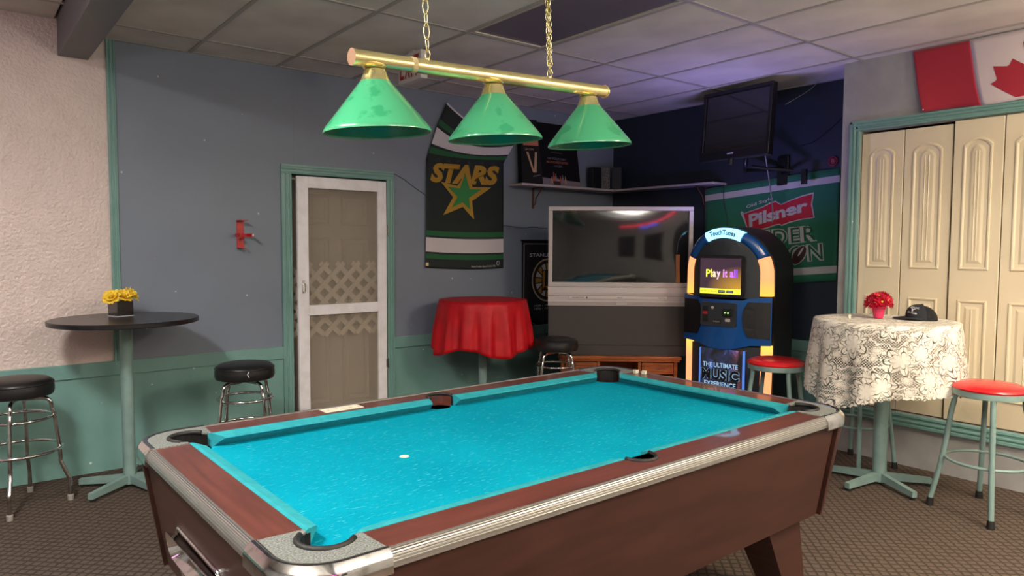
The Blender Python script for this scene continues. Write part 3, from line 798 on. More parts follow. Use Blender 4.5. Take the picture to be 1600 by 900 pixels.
# ------------------------------------------------------------------ pedestal tables
def pedestal(t, m, H, a0, rad=.31, pr=.036, n=5):
    b = NB(); tube(b, [(0, 0, .02), (0, 0, H)], pr, 24); fin('post', b, m, t, 'a')
    for k in range(n):
        a = a0+2*PI*k/n; c, s = math.cos(a), math.sin(a); px, py = -s, c
        def q(r, w, z): return [(r*c+w*px, r*s+w*py, z), (r*c-w*px, r*s-w*py, z)]
        w = .016
        bot = q(.02, w, .028)+q(rad, w, .018)[::-1]; top = q(.02, w, .078)+q(rad, w, .052)[::-1]
        b = NB(); hexa(b, bot, top); fin('base_arm', b, m, t)
        b = NB(); lathe(b, [(0, 0), (.018, 0), (.018, .008), (.007, .010), (.006, .02), (0, .02)], 14, ((rad-.02)*c, (rad-.02)*s, 0)); fin('glide', b, m_rubber, t, 'a')
t = thing('pedestal_table', 'tall round black-topped table on teal post beside the pink plaster wall', 'table', (.835, 4.875, 0))
pedestal(t, m_tealmet, 1.02, math.radians(217), .30)
m_ttop = mat('black_laminate', '1d1b1d', .28, bump=(12, .05, .003))
b = NB(); lathe(b, [(0, 1.02), (.404, 1.02), (.410, 1.023), (.411, 1.045), (.408, 1.049), (0, 1.049)], 72); fin('tabletop', b, m_ttop, t, 'a')
b = NB(); lathe(b, [(.4095, 1.0215), (.4125, 1.024), (.4125, 1.045), (.4095, 1.0485)], 72); fin('edge_band', b, mat('table_edge', '141214', .35), t, 'a')
# vase
m_gl = mat('dark_glass', '161517', .06, spec=.9, coat=.5)
t = thing('flower_vase', 'square black glass vase of yellow silk flowers on the round black table', 'flower arrangement', (.835, 5.02, 1.049), math.radians(22))
b = NB(); box(b, -.052, .052, -.052, .052, 0.002, .098, .004); fin('vase', b, m_gl, t)
b = NB(); box(b, -.053, .053, -.053, .053, 0, .006, .001); fin('vase_foot', b, mat('clear_glass', 'a9a9b0', .1, spec=.9), t)
m_yel = mat('yellow_petal', 'f8da4a', .55, var=('f0bd28', 30, .45, .7))
def petal(bm, base, d, n, L, w, curl=.3, seg=4):
    d = Vector(d).normalized(); n = Vector(n); n = (n-d*n.dot(d)).normalized(); s = d.cross(n)
    prev = None
    for k in range(seg+1):
        t_ = k/seg; ww = w*math.sin(PI*min(1, t_*.86+.10))**.8*(1 if k < seg else .35)
        c = Vector(base)+d*L*t_+n*(curl*L*t_*t_)
        row = [bm.verts.new(c-s*ww+n*w*.25), bm.verts.new(c), bm.verts.new(c+s*ww+n*w*.25)]
        if prev:
            for i in (0, 1): bm.faces.new((prev[i], prev[i+1], row[i+1], row[i]))
        prev = row
def bloom(center, axis, R, m, mc, parent, rings=((14, 1, .05), (11, .75, .5), (8, .5, 1.1)), w=.011, label='flower'):
    ax = Vector(axis).normalized(); u = ax.orthogonal().normalized(); v = ax.cross(u)
    b = NB(); c = Vector(center)
    for n, f, el in rings:
        for k in range(n):
            a = 2*PI*k/n+random.uniform(-.12, .12)+f*3; d = (u*math.cos(a)+v*math.sin(a))*math.cos(el)+ax*math.sin(el)
            petal(b, c+d*.004, d, ax, R*f*random.uniform(.88, 1.08), w*(.7+.5*f), .18)
    fl = fin('flower', b, m, parent, False, norm=False)
    if mc:
        b = NB(); bmesh.ops.create_icosphere(b, subdivisions=2, radius=R*.2, matrix=Matrix.Translation(c+ax*.008)); fin('flower_centre', b, mc, fl, True)
    return fl
for cx, cy, cz, ax in ((-.062, -.01, .120, (-.6, -.5, .6)), (.0, -.03, .122, (0, -.6, .8)), (.062, -.012, .128, (.55, -.45, .6)), (-.02, .045, .125, (-.2, .4, .9)), (.045, .05, .12, (.4, .4, .8))):
    bloom((cx, cy, cz), ax, .056, m_yel, None, t, rings=((13, 1, .0), (11, .85, .4), (9, .62, .85), (6, .42, 1.25)), w=.013)

# red table
t = thing('pedestal_table', 'tall round table on teal post hidden under the red tablecloth', 'table', (3.50, 4.82, 0))
pedestal(t, m_tealmet, 1.02, .3, .30)
b = NB(); lathe(b, [(0, 1.02), (.362, 1.02), (.364, 1.05), (0, 1.05)], 48); fin('tabletop', b, m_ttop, t, 'a')
def drape(name, m, R, H, dropf, foldn, amp, flare, label, cat, loc, nseg=220, nz=16, uv=False, phase=0, solid=.0018, jit=()):
    b = NB(); rows = []; uvs = []
    nr = 8
    for j in range(nr+1):
        r = R*j/nr
        if j == 0: rows.append([b.verts.new((0, 0, H))]); uvs.append([(0, 0)]); continue
        rows.append([b.verts.new((r*math.cos(2*PI*k/nseg), r*math.sin(2*PI*k/nseg), H-(.0015 if j == nr else 0))) for k in range(nseg)])
    for j in range(1, nz+1):
        tt = j/nz; row = []
        for k in range(nseg):
            th = 2*PI*k/nseg; D = dropf(th)
            f = math.cos(foldn*th+phase+.9*math.sin(2*th+1)+.5*math.sin(3*th))
            f2 = math.cos(foldn*2.3*th+1.7*math.sin(th))
            g = min(1, tt*1.6)**1.3
            rr = R+.006+flare*tt*1.0+amp*g*f+amp*.25*g*f2
            z = H-.004-D*tt
            if tt < .12: rr = R+.006*min(1, tt*12)
            row.append(b.verts.new((rr*math.cos(th), rr*math.sin(th), z)))
        rows.append(row)
    lay = b.loops.layers.uv.new('UVMap') if uv else None
    def UV(j, k):
        th = 2*PI*k/nseg
        if j <= nr: return (R*j/nr*math.cos(th), R*j/nr*math.sin(th)) if False else (th*R, -(R-R*j/nr))
        return (th*R*1.05, (j-nr)/nz*dropf(th))
    for j in range(len(rows)-1):
        A, B2 = rows[j], rows[j+1]
        for k in range(nseg):
            if len(A) == 1: f = b.faces.new((A[0], B2[k], B2[(k+1) % nseg])); ks = [(j, k), (j+1, k), (j+1, k+1)]
            else: f = b.faces.new((A[k], B2[k], B2[(k+1) % nseg], A[(k+1) % nseg])); ks = [(j, k), (j+1, k), (j+1, k+1), (j, k+1)]
            if lay:
                for l, kk in zip(f.loops, ks): l[lay].uv = UV(*kk)
    o = fin(name, b, m, None, True, norm=False)
    o.location = loc
    if solid:
        md = o.modifiers.new('thick', 'SOLIDIFY'); md.thickness = solid; md.offset = -1
    tag(o, label, cat); return o
drape('tablecloth', m_red_cloth, .368, 1.0535, lambda th: .41+.035*math.cos(4*th+.8), 15, .019, .040, 'plain red satin tablecloth draped over the round table beside the screen door', 'tablecloth', (3.50, 4.82, 0))

# lace table
t = thing('pedestal_table', 'tall round table on teal post under the white lace cloth', 'table', (4.60, 2.04, 0))
pedestal(t, m_tealmet, 1.02, math.radians(98), .31, .042)
b = NB(); lathe(b, [(0, 1.02), (.405, 1.02), (.408, 1.045), (0, 1.045)], 64); fin('tabletop', b, mat('pale_laminate', 'b9b19c', .5), t, 'a')
def ldrop(th):
    # longer toward camera-left, short at the wall side
    d = .40
    d += .11*math.exp(-((math.atan2(math.sin(th-math.radians(165)), math.cos(th-math.radians(165))))/.55)**2)
    d -= .12*math.exp(-((math.atan2(math.sin(th-math.radians(30)), math.cos(th-math.radians(30))))/.7)**2)
    d += .008*abs(math.sin(34*th))
    return d
drape('lace_tablecloth', m_lace, .412, 1.049, ldrop, 11, .016, .038, 'cream floral lace tablecloth draped over the round table before the closet', 'tablecloth', (4.60, 2.04, 0), nseg=340, uv=True, solid=0)
# pot of red daisies
t = thing('potted_daisies', 'small pink pot of red silk daisies on the lace tablecloth', 'flower arrangement', (4.645, 2.10, 1.0515))
b = NB(); lathe(b, [(0, 0), (.026, 0), (.040, .062), (.043, .064), (.043, .076), (.039, .076), (.037, .066), (0, .064)], 32); fin('pot', b, mat('pink_pot', 'd83a66', .35), t, 'a')
m_rp = mat('red_petal', 'cf1538', .5, var=('a50a28', 40, .4, .7)); m_yc = mat('flower_yellow', 'e8a81c', .6)
vd = Vector((-.9, -.42, 0))
for k, (sx_, sz, fr, c) in enumerate(((-.055, .105, .03, 1), (0.0, .135, .02, 1), (.055, .11, .03, 1), (.02, .105, .055, 1), (-.028, .10, .05, 0), (-.03, .13, -.03, 0), (.04, .135, -.03, 0), (.0, .12, -.055, 0), (.065, .10, -.02, 0), (-.07, .10, -.02, 0))):
    sd_ = Vector((.42, -.9, 0))
    p = sd_*sx_*.78+vd*fr*.8; p.z = .112+(sz-.112)*.9
    bloom(p, (p.x*9, p.y*9, (p.z-.085)*9), .049, m_rp, m_yc if c else None, t, rings=((17, 1, .05), (15, .8, .4)), w=.0062)
b = NB(); box(b, -.006, .006, -.006, .006, .06, .11); fin('stems', b, mat('stem', '2c4a26', .7), t)
# cap
CP = thing('baseball_cap', 'black baseball cap with white print lying on the lace tablecloth', 'cap', (4.755, 1.885, 1.0515), math.radians(-64))
m_cap = mat('cap_cotton', '1b1e26', .8, bump=(300, .2, .001)); m_net = mat('cap_mesh', '0c0d10', .9, bump=(400, .6, .002))
def dome(bm, a0, a1, n, m, R=(.092, .082, .098), lift=0):
    V = []
    for j in range(m+1):
        el = (PI/2)*j/m; row = []
        for i in range(n+1):
            a = a0+(a1-a0)*i/n
            # local: -x is the brim direction ; flatter high front
            fr = max(0, -math.cos(a))
            zz = R[2]*(math.sin(el)**(1-.35*fr))
            rr = math.cos(el)**(1-.25*fr)
            row.append(bm.verts.new((R[0]*math.cos(a)*rr, R[1]*math.sin(a)*rr, zz+lift)))
        V.append(row)
    for j in range(m):
        for i in range(n): bm.faces.new((V[j][i], V[j][i+1], V[j+1][i+1], V[j+1][i]))
b = NB(); dome(b, PI*.42, PI*1.58, 28, 12); fin('crown_front', b, m_cap, CP, True)
b = NB(); dome(b, -PI*.42, PI*.42, 20, 12, (.088, .080, .088)); fin('crown_mesh', b, m_net, CP, True)
b = NB(); V = []
for j in range(6):
    f = j/5; row = []
    for i in range(17):
        a = PI*.5+PI*i/16; ex = .072*f*(math.sin(PI*i/16))**.6
        row.append(b.verts.new((.092*math.cos(a)-ex, .082*math.sin(a), .006+.010*(1-f)-.016*f*0+.010*math.sin(PI*i/16)*(.3))))
    V.append(row)
for j in range(5):
    for i in range(16): b.faces.new((V[j][i], V[j][i+1], V[j+1][i+1], V[j+1][i]))
o = fin('brim', b, m_cap, CP, True); md = o.modifiers.new('t', 'SOLIDIFY'); md.thickness = .003
b = NB(); lathe(b, [(0, .099), (.006, .1), (.007, .098)], 12); fin('button', b, m_cap, CP, True)
# print on cap front, toward the viewer side
def capmap(s, t_, o):
    a = PI*1.26+(s-.5)*1.05; fr = max(0, -math.cos(a)); el = .28+(1-t_)*.62
    zz = .098*(math.sin(el)**(1-.35*fr)); rr = math.cos(el)**(1-.25*fr)
    p = Vector((.092*math.cos(a)*rr, .082*math.sin(a)*rr, zz)); n = p.normalized(); return p+n*o
mw = mat('white_print', 'd9d9d9', .6)
text('SPEW DC', rq(.08, .02, .92, .25), capmap, .0015, mw, CP, bold=.03, step=.05)
text('Y', rq(.3, .3, .7, .68), capmap, .0015, mw, CP, bold=.05, step=.05, name='emblem')
text('EST. CLUB', rq(.12, .76, .85, .92), capmap, .0015, mw, CP, bold=.03, step=.05)
b = NB(); lathe(b, [(0, 0), (.009, 0), (.009, .022), (.007, .024), (0, .024)], 16); o = fin('tealight', b, mat('wax', 'e2ddcc', .5), None, 'a'); o.location = (4.47, 2.20, 1.0515)
tag(o, 'tiny white candle stub near the left edge of the lace tablecloth', 'candle')

# ------------------------------------------------------------------ extinguisher bracket
t = thing('extinguisher_bracket', 'empty red metal fire extinguisher bracket on the blue-grey wall', 'wall bracket', (1.67, YB, 1.475))
m_rm = mat('red_enamel', 'b4141c', .35, coat=.3)
b = NB(); box(b, -.026, .026, -.006, 0, 0, .205, .002); box(b, -.026, .026, -.075, -.006, 0, .005); box(b, -.026, .026, -.10, -.006, .198, .203); box(b, -.020, .020, -.012, -.006, .128, .136); fin('back_plate', b, m_rm, t)
for s in (-1, 1):
    b = NB(); P = [(s*.01, -.012), (s*.035, -.03), (s*.055, -.07), (s*.052, -.11), (s*.040, -.14)]
    for z0_, z1_ in ((.082, .106),):
        for (a, c) in zip(P, P[1:]):
            hexa(b, [(a[0], a[1], z0_), (c[0], c[1], z0_), (c[0]+.003*s, c[1], z0_), (a[0]+.003*s, a[1], z0_)], [(a[0], a[1], z1_), (c[0], c[1], z1_), (c[0]+.003*s, c[1], z1_), (a[0]+.003*s, a[1], z1_)])
    fin('clamp_arm', b, m_rm, t)
b = NB(); box(b, .040, .052, -.145, -.132, .086, .102, .003); fin('clamp_tip', b, mat('tip_plastic', 'e9c9b8', .4), t)

# ------------------------------------------------------------------ dark green hockey banner
rowsB = [(0, (3.447, 2.744), (3.784, 2.563), (4.236, 2.521)), (.19, (3.342, 2.517), (3.699, 2.395), (4.19, 2.439)), (.33, (3.244, 2.245), (3.644, 2.252), (4.080, 2.269)), (1, (3.228, 1.31), (3.65, 1.288), (4.087, 1.292))]
def bmap(s, t_, o):
    for r0, r1 in zip(rowsB, rowsB[1:]):
        if t_ <= r1[0]+1e-6 or r1 is rowsB[-1]:
            f = (t_-r0[0])/(r1[0]-r0[0]); break
    def q(r):
        L_, M_, R_ = r[1], r[2], r[3]
        l0 = 2*(s-.5)*(s-1); l1 = 4*s*(1-s); l2 = 2*s*(s-.5)
        return (L_[0]*l0+M_[0]*l1+R_[0]*l2, L_[1]*l0+M_[1]*l1+R_[1]*l2)
    a, c = q(r0), q(r1)
    x = a[0]+(c[0]-a[0])*f; z = a[1]+(c[1]-a[1])*f
    d = .014+.007*math.sin(s*9+t_*2)*min(1, t_+.2)+.03*max(0, .33-t_)/.33*(.5+.5*math.sin(s*6))
    return Vector((x, YB-d-o, z))
BN = thing('sports_banner', 'black and green sports banner with a gold-edged green star left of the shelf', 'banner', (0, 0, 0))
def stripe(t0, t1, m, off, s0=0., s1=1.): return put(grid(s0, s1, t0, t1, 26, max(2, int((t1-t0)*40))), bmap, off, 'stripe', m, BN, True)
m_bk = mat('banner_black', '1c2422', .8); m_bg = mat('banner_green', '1f5a35', .8); m_bw = mat('banner_white', 'c9c2c6', .8); m_au = mat('banner_gold', 'a8801f', .7); m_bg2 = mat('star_green', '2b7a3c', .7)
o = put(grid(0, 1, 0, 1, 30, 60), bmap, 0, 'fabric', m_bk, BN, True); md = o.modifiers.new('t', 'SOLIDIFY'); md.thickness = .002; md.offset = 0
for t0, t1, m_ in ((0, .012, m_bw), (.125, .165, m_bg), (.185, .262, m_bw), (.275, .305, m_bg), (.768, .800, m_bg), (.812, .900, m_bw), (.912, .942, m_bg)): stripe(t0, t1, m_, .002)
text('STARS', rq(.045, .350, .94, .472), bmap, .005, m_au, BN, shear=.25, bold=.055, step=.12, space=.95)
m_dal = mat('banner_gray', '333b3b', .8)
for k, ch in enumerate('DALLAS'): text(ch, rq(.11+.142*k, .326, .17+.142*k, .343), bmap, .003, m_dal, BN, shear=.2, name='letter')
def star(cx, cy, sx, sy, k=.42, skew=0):
    P = [];
    for i in range(10):
        a = PI/2+i*PI/5; r = 1 if i % 2 == 0 else k; P.append((cx+sx*r*math.cos(a)+skew*sy*r*math.sin(a), cy-sy*r*math.sin(a)))
    return P
gold = [(.553, .37), (.59, .487), (.829, .487), (.585, .574), (.607, .689), (.47, .612), (.214, .669), (.345, .555), (.184, .465), (.40, .484)]
grn = [(.500, .405), (.555, .500), (.70, .500), (.545, .556), (.562, .630), (.467, .584), (.326, .620), (.400, .550), (.273, .492), (.433, .498)]
def fan(P, c): return [[c, P[i], P[(i+1) % len(P)]] for i in range(len(P))]
put(flat(fan(gold, (.46, .545)), .08), bmap, .0065, 'star_outline', m_au, BN); put(flat(fan(grn, (.47, .53)), .08), bmap, .0085, 'star', m_bg2, BN)
put(flat([[(.925+.022*math.cos(a*PI/6), .966+.014*math.sin(a*PI/6)) for a in range(12)]], .2), bmap, .004, 'badge', m_bw, BN)
put(flat([[(.925+.017*math.cos(a*PI/6), .966+.011*math.sin(a*PI/6)) for a in range(12)]], .2), bmap, .0055, 'badge', m_bk, BN)
text('Future Product Status © NHL 1992', rq(.57, .977, .89, .989), bmap, .004, m_bw, BN)
put(flat([rq(.0, .968, .035, .99)], .2), bmap, .005, 'corner_tag', mat('tag', 'cbb98c', .7), BN)

# ------------------------------------------------------------------ hockey pennant behind TV (black, spoked wheel crest)
PN = thing('sports_pennant', 'black hockey pennant with spoked gold crest, half hidden behind the big television', 'banner', (4.31, YB-.012, 0))
def pm(s, t_, o): return Vector((s, -o-.004*math.sin(s*14), t_))
PW = .66
shape = [(0, 1.55), (PW, 1.55), (PW, .80), (PW*.5, .62), (0, .80)]
b = flat([shape], .1)
for v in b.verts: v.co = pm(v.co.x, v.co.y, 0)
o = fin('fabric', b, mat('pennant_black', '141414', .7), PN); md = o.modifiers.new('t', 'SOLIDIFY'); md.thickness = .003; md.offset = 0
b = NB(); tube(b, [(-.015, -.006, 1.552), (PW+.015, -.006, 1.552)], .007, 8); fin('top_rod', b, m_blk, PN)
mpw = mat('pennant_white', 'b9b9b9', .7); mpg = mat('pennant_gold', 'a87a3a', .7); mpb = mat('pennant_print_black', '101010', .7)
def circ(cx, cz, r0, r1, n=40):
    return [[(cx+r1*math.cos(2*PI*k/n), cz+r1*math.sin(2*PI*k/n)), (cx+r1*math.cos(2*PI*(k+1)/n), cz+r1*math.sin(2*PI*(k+1)/n)),
             (cx+r0*math.cos(2*PI*(k+1)/n), cz+r0*math.sin(2*PI*(k+1)/n)), (cx+r0*math.cos(2*PI*k/n), cz+r0*math.sin(2*PI*k/n))] for k in range(n)]
CX, CZ = .33, 1.165
put(flat(circ(CX, CZ, .205, .212), .3), pm, .003, 'crest_ring', mpw, PN)
put(flat(circ(CX, CZ, .196, .205), .3), pm, .003, 'crest_ring', mpg, PN)
put(flat(circ(CX, CZ, .0005, .165), .3), pm, .003, 'crest_disc', mpw, PN)
sp_ = []; sp2 = []
for k in range(8):
    a = 2*PI*k/8; c, s = math.cos(a), math.sin(a)
    for lst, w0, w1 in ((sp_, .022, .036), (sp2, .013, .024)):
        lst.append([(CX+.03*c-w0*s, CZ+.03*s+w0*c), (CX+.166*c-w1*s, CZ+.166*s+w1*c), (CX+.166*c+w1*s, CZ+.166*s-w1*c), (CX+.03*c+w0*s, CZ+.03*s-w0*c)])
put(flat(sp_, .3), pm, .0045, 'spoke_outline', mpb, PN); put(flat(sp2, .3), pm, .006, 'spokes', mpg, PN)
put(flat([[(CX-.085, CZ-.1), (CX+.085, CZ-.1), (CX+.085, CZ+.1), (CX-.085, CZ+.1)]], .3), pm, .0075, 'crest_centre', mpb, PN)
text('B', [(CX-.075, CZ-.09), (CX+.075, CZ-.09), (CX+.075, CZ+.09), (CX-.075, CZ+.09)], pm, .009, mpg, PN, bold=.08)
text('STANLEY CUP', [(.09, 1.395), (.57, 1.395), (.57, 1.43), (.09, 1.43)], pm, .003, mpw, PN, bold=.02)
text('1929 • 1939 • 1941', [(.15, .905), (.52, .905), (.52, .925), (.15, .925)], pm, .003, mpw, PN)
text('1970 • 1972 • 2011', [(.15, .875), (.52, .875), (.52, .895), (.15, .895)], pm, .003, mpw, PN)
b = NB()
for p, q in (((.02, 1.52), (.02, .81)), ((.02, 1.52), (PW-.02, 1.52)), ((.02, .81), (PW*.5, .645)), ((PW-.02, .81), (PW*.5, .645)), ((PW-.02, .81), (PW-.02, 1.52))): tube(b, [(p[0], -.006, p[1]), (q[0], -.006, q[1])], .002, 5)
fin('border_piping', b, mpw, PN)

# ------------------------------------------------------------------ corner shelf and what stands on it
SZ = 2.06
t = thing('corner_shelf', 'white L-shaped wall shelf in the dark corner above the big television', 'shelf', (0, 0, 0))
m_shelf = mat('white_shelf', 'b9aeb0', .4)
b = NB(); prism(b, [(4.155, 5.11), (5.36, 5.11), (5.56, 5.31), (4.155, 5.31)], SZ, SZ+.02); fin('board', b, m_shelf, t)
b = NB(); prism(b, [(5.36, 5.11), (5.36, 3.90), (5.56, 3.90), (5.56, 5.31)], SZ, SZ+.02); fin('board', b, m_shelf, t)
m_brk = mat('rust_iron', '5b3b2d', .5)
for mx in (Matrix.Translation((4.45, YB, SZ)), Matrix.Translation((XR, 4.12, SZ)) @ Matrix.Rotation(-PI/2, 4, 'Z')):
    b = NB(); b2 = NB()
    box(b2, -.012, .012, -.006, 0, -.20, 0); box(b2, -.012, .012, -.16, 0, -.006, 0); tube(b2, smooth_path([(0, -.006, -.17), (0, -.04, -.15), (0, -.05, -.10), (0, -.09, -.06), (0, -.14, -.008)]), .006, 8)
    join(b, b2, mx); fin('bracket', b, m_brk, t)
m_pbk = mat('poster_black', '0a090b', .65, spec=.2); m_pgr = mat('poster_gray', '7d7480', .4); m_por = mat('poster_orange', 'a5563a', .5); m_ptx = mat('poster_tan', 'b08a63', .5)
# cylinder tin
t = thing('display_box', 'tall leaning black display box with orange top on the corner shelf', 'box', (4.335, 5.215, SZ+.0205), math.radians(-16))
b = NB(); hexa(b, [(-.10, -.05, 0), (.115, -.05, 0), (.115, .045, 0), (-.10, .045, 0)], [(-.115, -.03, .60), (.05, -.03, .60), (.05, .06, .60), (-.115, .06, .60)]); fin('carton', b, m_pbk, t)
def dm(s, t_, o):
    f = t_/.60; xl = -.10-.015*f; xr = .115-.065*f; return Vector((xl+(xr-xl)*s, -.05+.02*f-o, t_))
put(flat([[(.1, .36), (.95, .36), (.95, .45), (.1, .45)]], .3), dm, .002, 'orange_band', m_por, t)
put(flat([[(.25, .30), (.36, .30), (.60, .13), (.72, .30), (.83, .30), (.72, .11), (.54, .11), (.38, .22)]], .3), dm, .002, 'emblem', m_ptx, t)
text('LA CON', [(.2, .315), (.65, .315), (.65, .335), (.2, .335)], dm, .002, m_ptx, t)
text('Medium', [(.55, .065), (.9, .085), (.9, .10), (.55, .08)], dm, .002, m_pgr, t)
# poster
t = thing('poster_board', 'black advertising poster with small bottle picture leaning on the corner shelf', 'poster', (4.465, 5.20, SZ+.0205), math.radians(-2))
th = math.radians(9)
def qm(s, t_, o): return Vector((s, -o*math.cos(th)+t_*math.sin(th), t_*math.cos(th)))
b = NB(); P = [(0, 0), (.50, 0), (.50, .62), (0, .62)]
hexa(b, [qm(x, z, 0) for x, z in P], [qm(x, z, -.006) for x, z in P]); fin('board', b, m_pbk, t)
put(flat([[(.0, 0), (.5, 0), (.5, .055), (.0, .08)]], .3), qm, .001, 'grey_ground', m_pgr, t)
text('THE WORLD’S ONLY', [(.10, .262), (.34, .262), (.34, .282), (.10, .282)], qm, .002, m_pgr, t)
text('MICROCARBONATED', [(.09, .225), (.36, .225), (.36, .248), (.09, .248)], qm, .002, m_por, t, bold=.01)
text('LAGER', [(.18, .19), (.28, .19), (.28, .208), (.18, .208)], qm, .002, m_pgr, t)
put(flat([[(.15, .33), (.30, .33), (.30, .332), (.15, .332)]], .3), qm, .002, 'rule', m_pgr, t)
bt = []
for x, h, w in ((.135, .06, .010), (.165, .105, .014), (.19, .095, .012), (.215, .05, .010), (.245, .075, .011), (.275, .085, .012), (.31, .075, .010)):
    bt.append([(x-w, .03), (x+w, .03), (x+w, .03+h*.6), (x+w*.4, .03+h*.75), (x+w*.4, .03+h), (x-w*.4, .03+h), (x-w*.4, .03+h*.75), (x-w, .03+h*.6)])
for k, q in enumerate(bt): put(flat([q], .3), qm, .002, 'bottle_picture', m_por if k % 3 == 1 else m_ptx if k % 3 == 0 else m_pgr, t)
put(flat([[(.15, .012), (.24, .012), (.24, .05), (.15, .05)]], .3), qm, .003, 'crate_picture', mat('crate', '3a1a18', .6), t)
# dark boxes near the corner
m_c1 = mat('case_black', '0c0d11', .4); m_c2 = mat('case_label', '8d8790', .5)
lab = ['black carton leaning furthest left of the dark pack near the corner shelf joint', 'black carton with white specked label beside the corner shelf joint', 'plain dark blue carton right of the speckled one on the corner shelf']
for k, (x, y, w, h, rz) in enumerate(((5.20, 5.225, .115, .22, -.1), (5.325, 5.205, .11, .235, -.75), (5.435, 5.13, .10, .23, -1.0))):
    t = thing('carton', lab[k], 'box', (x, y, SZ+.0205), rz, 'dark cartons on the corner shelf')
    b = NB(); box(b, -w/2, w/2, -.04, .04, 0, h, .003); fin('carton_body', b, m_c1 if k < 2 else mat('case_navy', '10182a', .4), t)
    if k == 1:
        cs = []
        for i in range(70):
            a, c = random.uniform(-.045, .045), random.uniform(.01, .22); 
            cs.append([(a, c), (a+.004, c), (a+.004, c+.004), (a, c+.004)])
        put(flat(cs, .3), lambda s, t_, o: Vector((s, -.0405-o, t_)), .0005, 'specked_label', m_c2, t)

# ------------------------------------------------------------------ projection television + stand
TV = thing('television', 'large silver rear-projection television standing across the dark corner', 'television', (4.545, 4.245, 0), math.radians(-41))
tw = .62; zb, zt = .556, 1.842
b = NB(); hexa(b, [(-tw, .02, .985), (tw, .02, .985), (tw-.12, .46, .985), (-tw+.12, .46, .985)], [(-tw, .02, zt), (tw, .02, zt), (tw-.25, .40, zt-.10), (-tw+.25, .40, zt-.10)]); fin('rear_housing', b, m_dark, TV)
b = NB()
for x0, x1, z0, z1 in ((-tw, tw, zt-.036, zt), (-tw, tw, 1.150, 1.188), (-tw, -tw+.036, 1.188, zt-.036), (tw-.036, tw, 1.188, zt-.036)): box(b, x0, x1, -.01, .03, z0, z1, .004)
fin('screen_frame', b, m_silver, TV)
b = NB(); n = 24
V = []
for j in range(13):
    V.append([])
    for i in range(n+1):
        s = i/n*2-1; q = j/12*2-1
        V[-1].append(b.verts.new((s*(tw-.034), .012-.028*(1-s*s)*(1-q*q*.6)*0.6, 1.186+(zt-.034-1.186)*j/12)))
for j in range(12):
    for i in range(n): b.faces.new((V[j][i], V[j][i+1], V[j+1][i+1], V[j+1][i]))
o = fin('screen', b, m_screen, TV, True); o['label'] = 'dark glossy screen'
b = NB(); prof = [(-.004, 1.15), (-.012, 1.14), (-.022, 1.10), (-.022, 1.075), (-.016, 1.07), (-.016, 1.03), (-.024, 1.02), (-.010, .985)]
A = [b.verts.new((-tw, y, z)) for y, z in prof]+[b.verts.new((-tw, .03, .985)), b.verts.new((-tw, .03, 1.15))]
B2 = [b.verts.new((tw, v.co.y, v.co.z)) for v in A]
for i in range(len(A)): b.faces.new((A[i], A[(i+1) % len(A)], B2[(i+1) % len(A)], B2[i]))
b.faces.new(A); b.faces.new(B2[::-1]); o = fin('control_panel', b, m_silver, TV)
b = NB(); box(b, -.44, .40, -.0235, -.016, 1.045, 1.068, .002); fin('control_strip', b, mat('light_silver', 'c6bfbc', .3), TV)
tvm = lambda s, t_, o: Vector((s, -.0235-o, t_))
for s0, s1, tx in ((-.41, -.31, 'PROJECTION'), (-.02, .02, 'RCA'), (.33, .39, 'HDTV')): text(tx, [(s0, 1.053), (s1, 1.053), (s1, 1.062), (s0, 1.062)], tvm, .0008, m_blk, TV, bold=.02)
b = NB(); lathe(b, [(0, 0), (.007, 0), (.007, .004), (0, .004)], 14); 
for v in b.verts: v.co = Vector((v.co.x-.285, -.0235-v.co.z, v.co.y+1.057))
fin('knob', b, m_dark, TV)
b = NB(); box(b, -.03, .06, -.0255, -.02, .992, 1.012, .001); fin('jack_cover', b, m_silver, TV)
b = NB(); hexa(b, [(-tw+.004, -.006, zb), (tw-.004, -.006, zb), (tw-.12, .44, zb), (-tw+.12, .44, zb)], [(-tw+.004, -.006, .985), (tw-.004, -.006, .985), (tw-.12, .44, .985), (-tw+.12, .44, .985)]); fin('base_cabinet', b, m_dark, TV)
b = NB(); box(b, -tw+.01, tw-.01, -.009, -.006, zb+.01, zb+.085); fin('kick_panel', b, m_dark, TV)
b = NB(); box(b, -tw+.005, tw-.005, -.010, -.004, zb+.086, zb+.089); fin('kick_seam', b, m_blk, TV)
ST = thing('television_stand', 'low oak television stand with drawers under the big television', 'cabinet', (4.545, 4.245, 0), math.radians(-41))
b = NB(); box(b, -.53, .53, -.07, .42, zb-.03, zb-.001, .006); box(b, -.515, .515, -.055, .41, zb-.05, zb-.03, .004); fin('top', b, m_oak, ST)
b = NB()
for x0, x1 in ((-.50, -.47), (-.19, -.165), (.165, .19), (.47, .50)): box(b, x0, x1, -.03, .40, .04, zb-.05)
box(b, -.50, .50, .38, .40, .04, zb-.05); box(b, -.5, .5, -.03, .40, .04, .07); box(b, -.5, .5, -.028, .39, .20, .22)
fin('carcass', b, m_oak, ST)
for s in (-1, 1):
    b = NB(); c = s*.33; box(b, c-.135, c+.135, -.045, -.02, .40, zb-.06, .004); box(b, c-.115, c+.115, -.050, -.045, .42, zb-.08, .003); o = fin('drawer', b, m_oak, ST)
    b = NB(); box(b, c-.02, c+.02, -.058, -.050, .442, .450); fin('handle', b, m_brk, o)
    b = NB(); box(b, c-.135, c+.135, -.045, -.02, .075, .385, .004); box(b, c-.10, c+.10, -.050, -.045, .11, .35, .003); fin('door', b, m_oak, ST)
    for yy in (.0, .36):
        b = NB(); box(b, s*.48-.03, s*.48+.03, yy-.03, yy+.03, 0, .04); fin('foot', b, m_oak, ST)

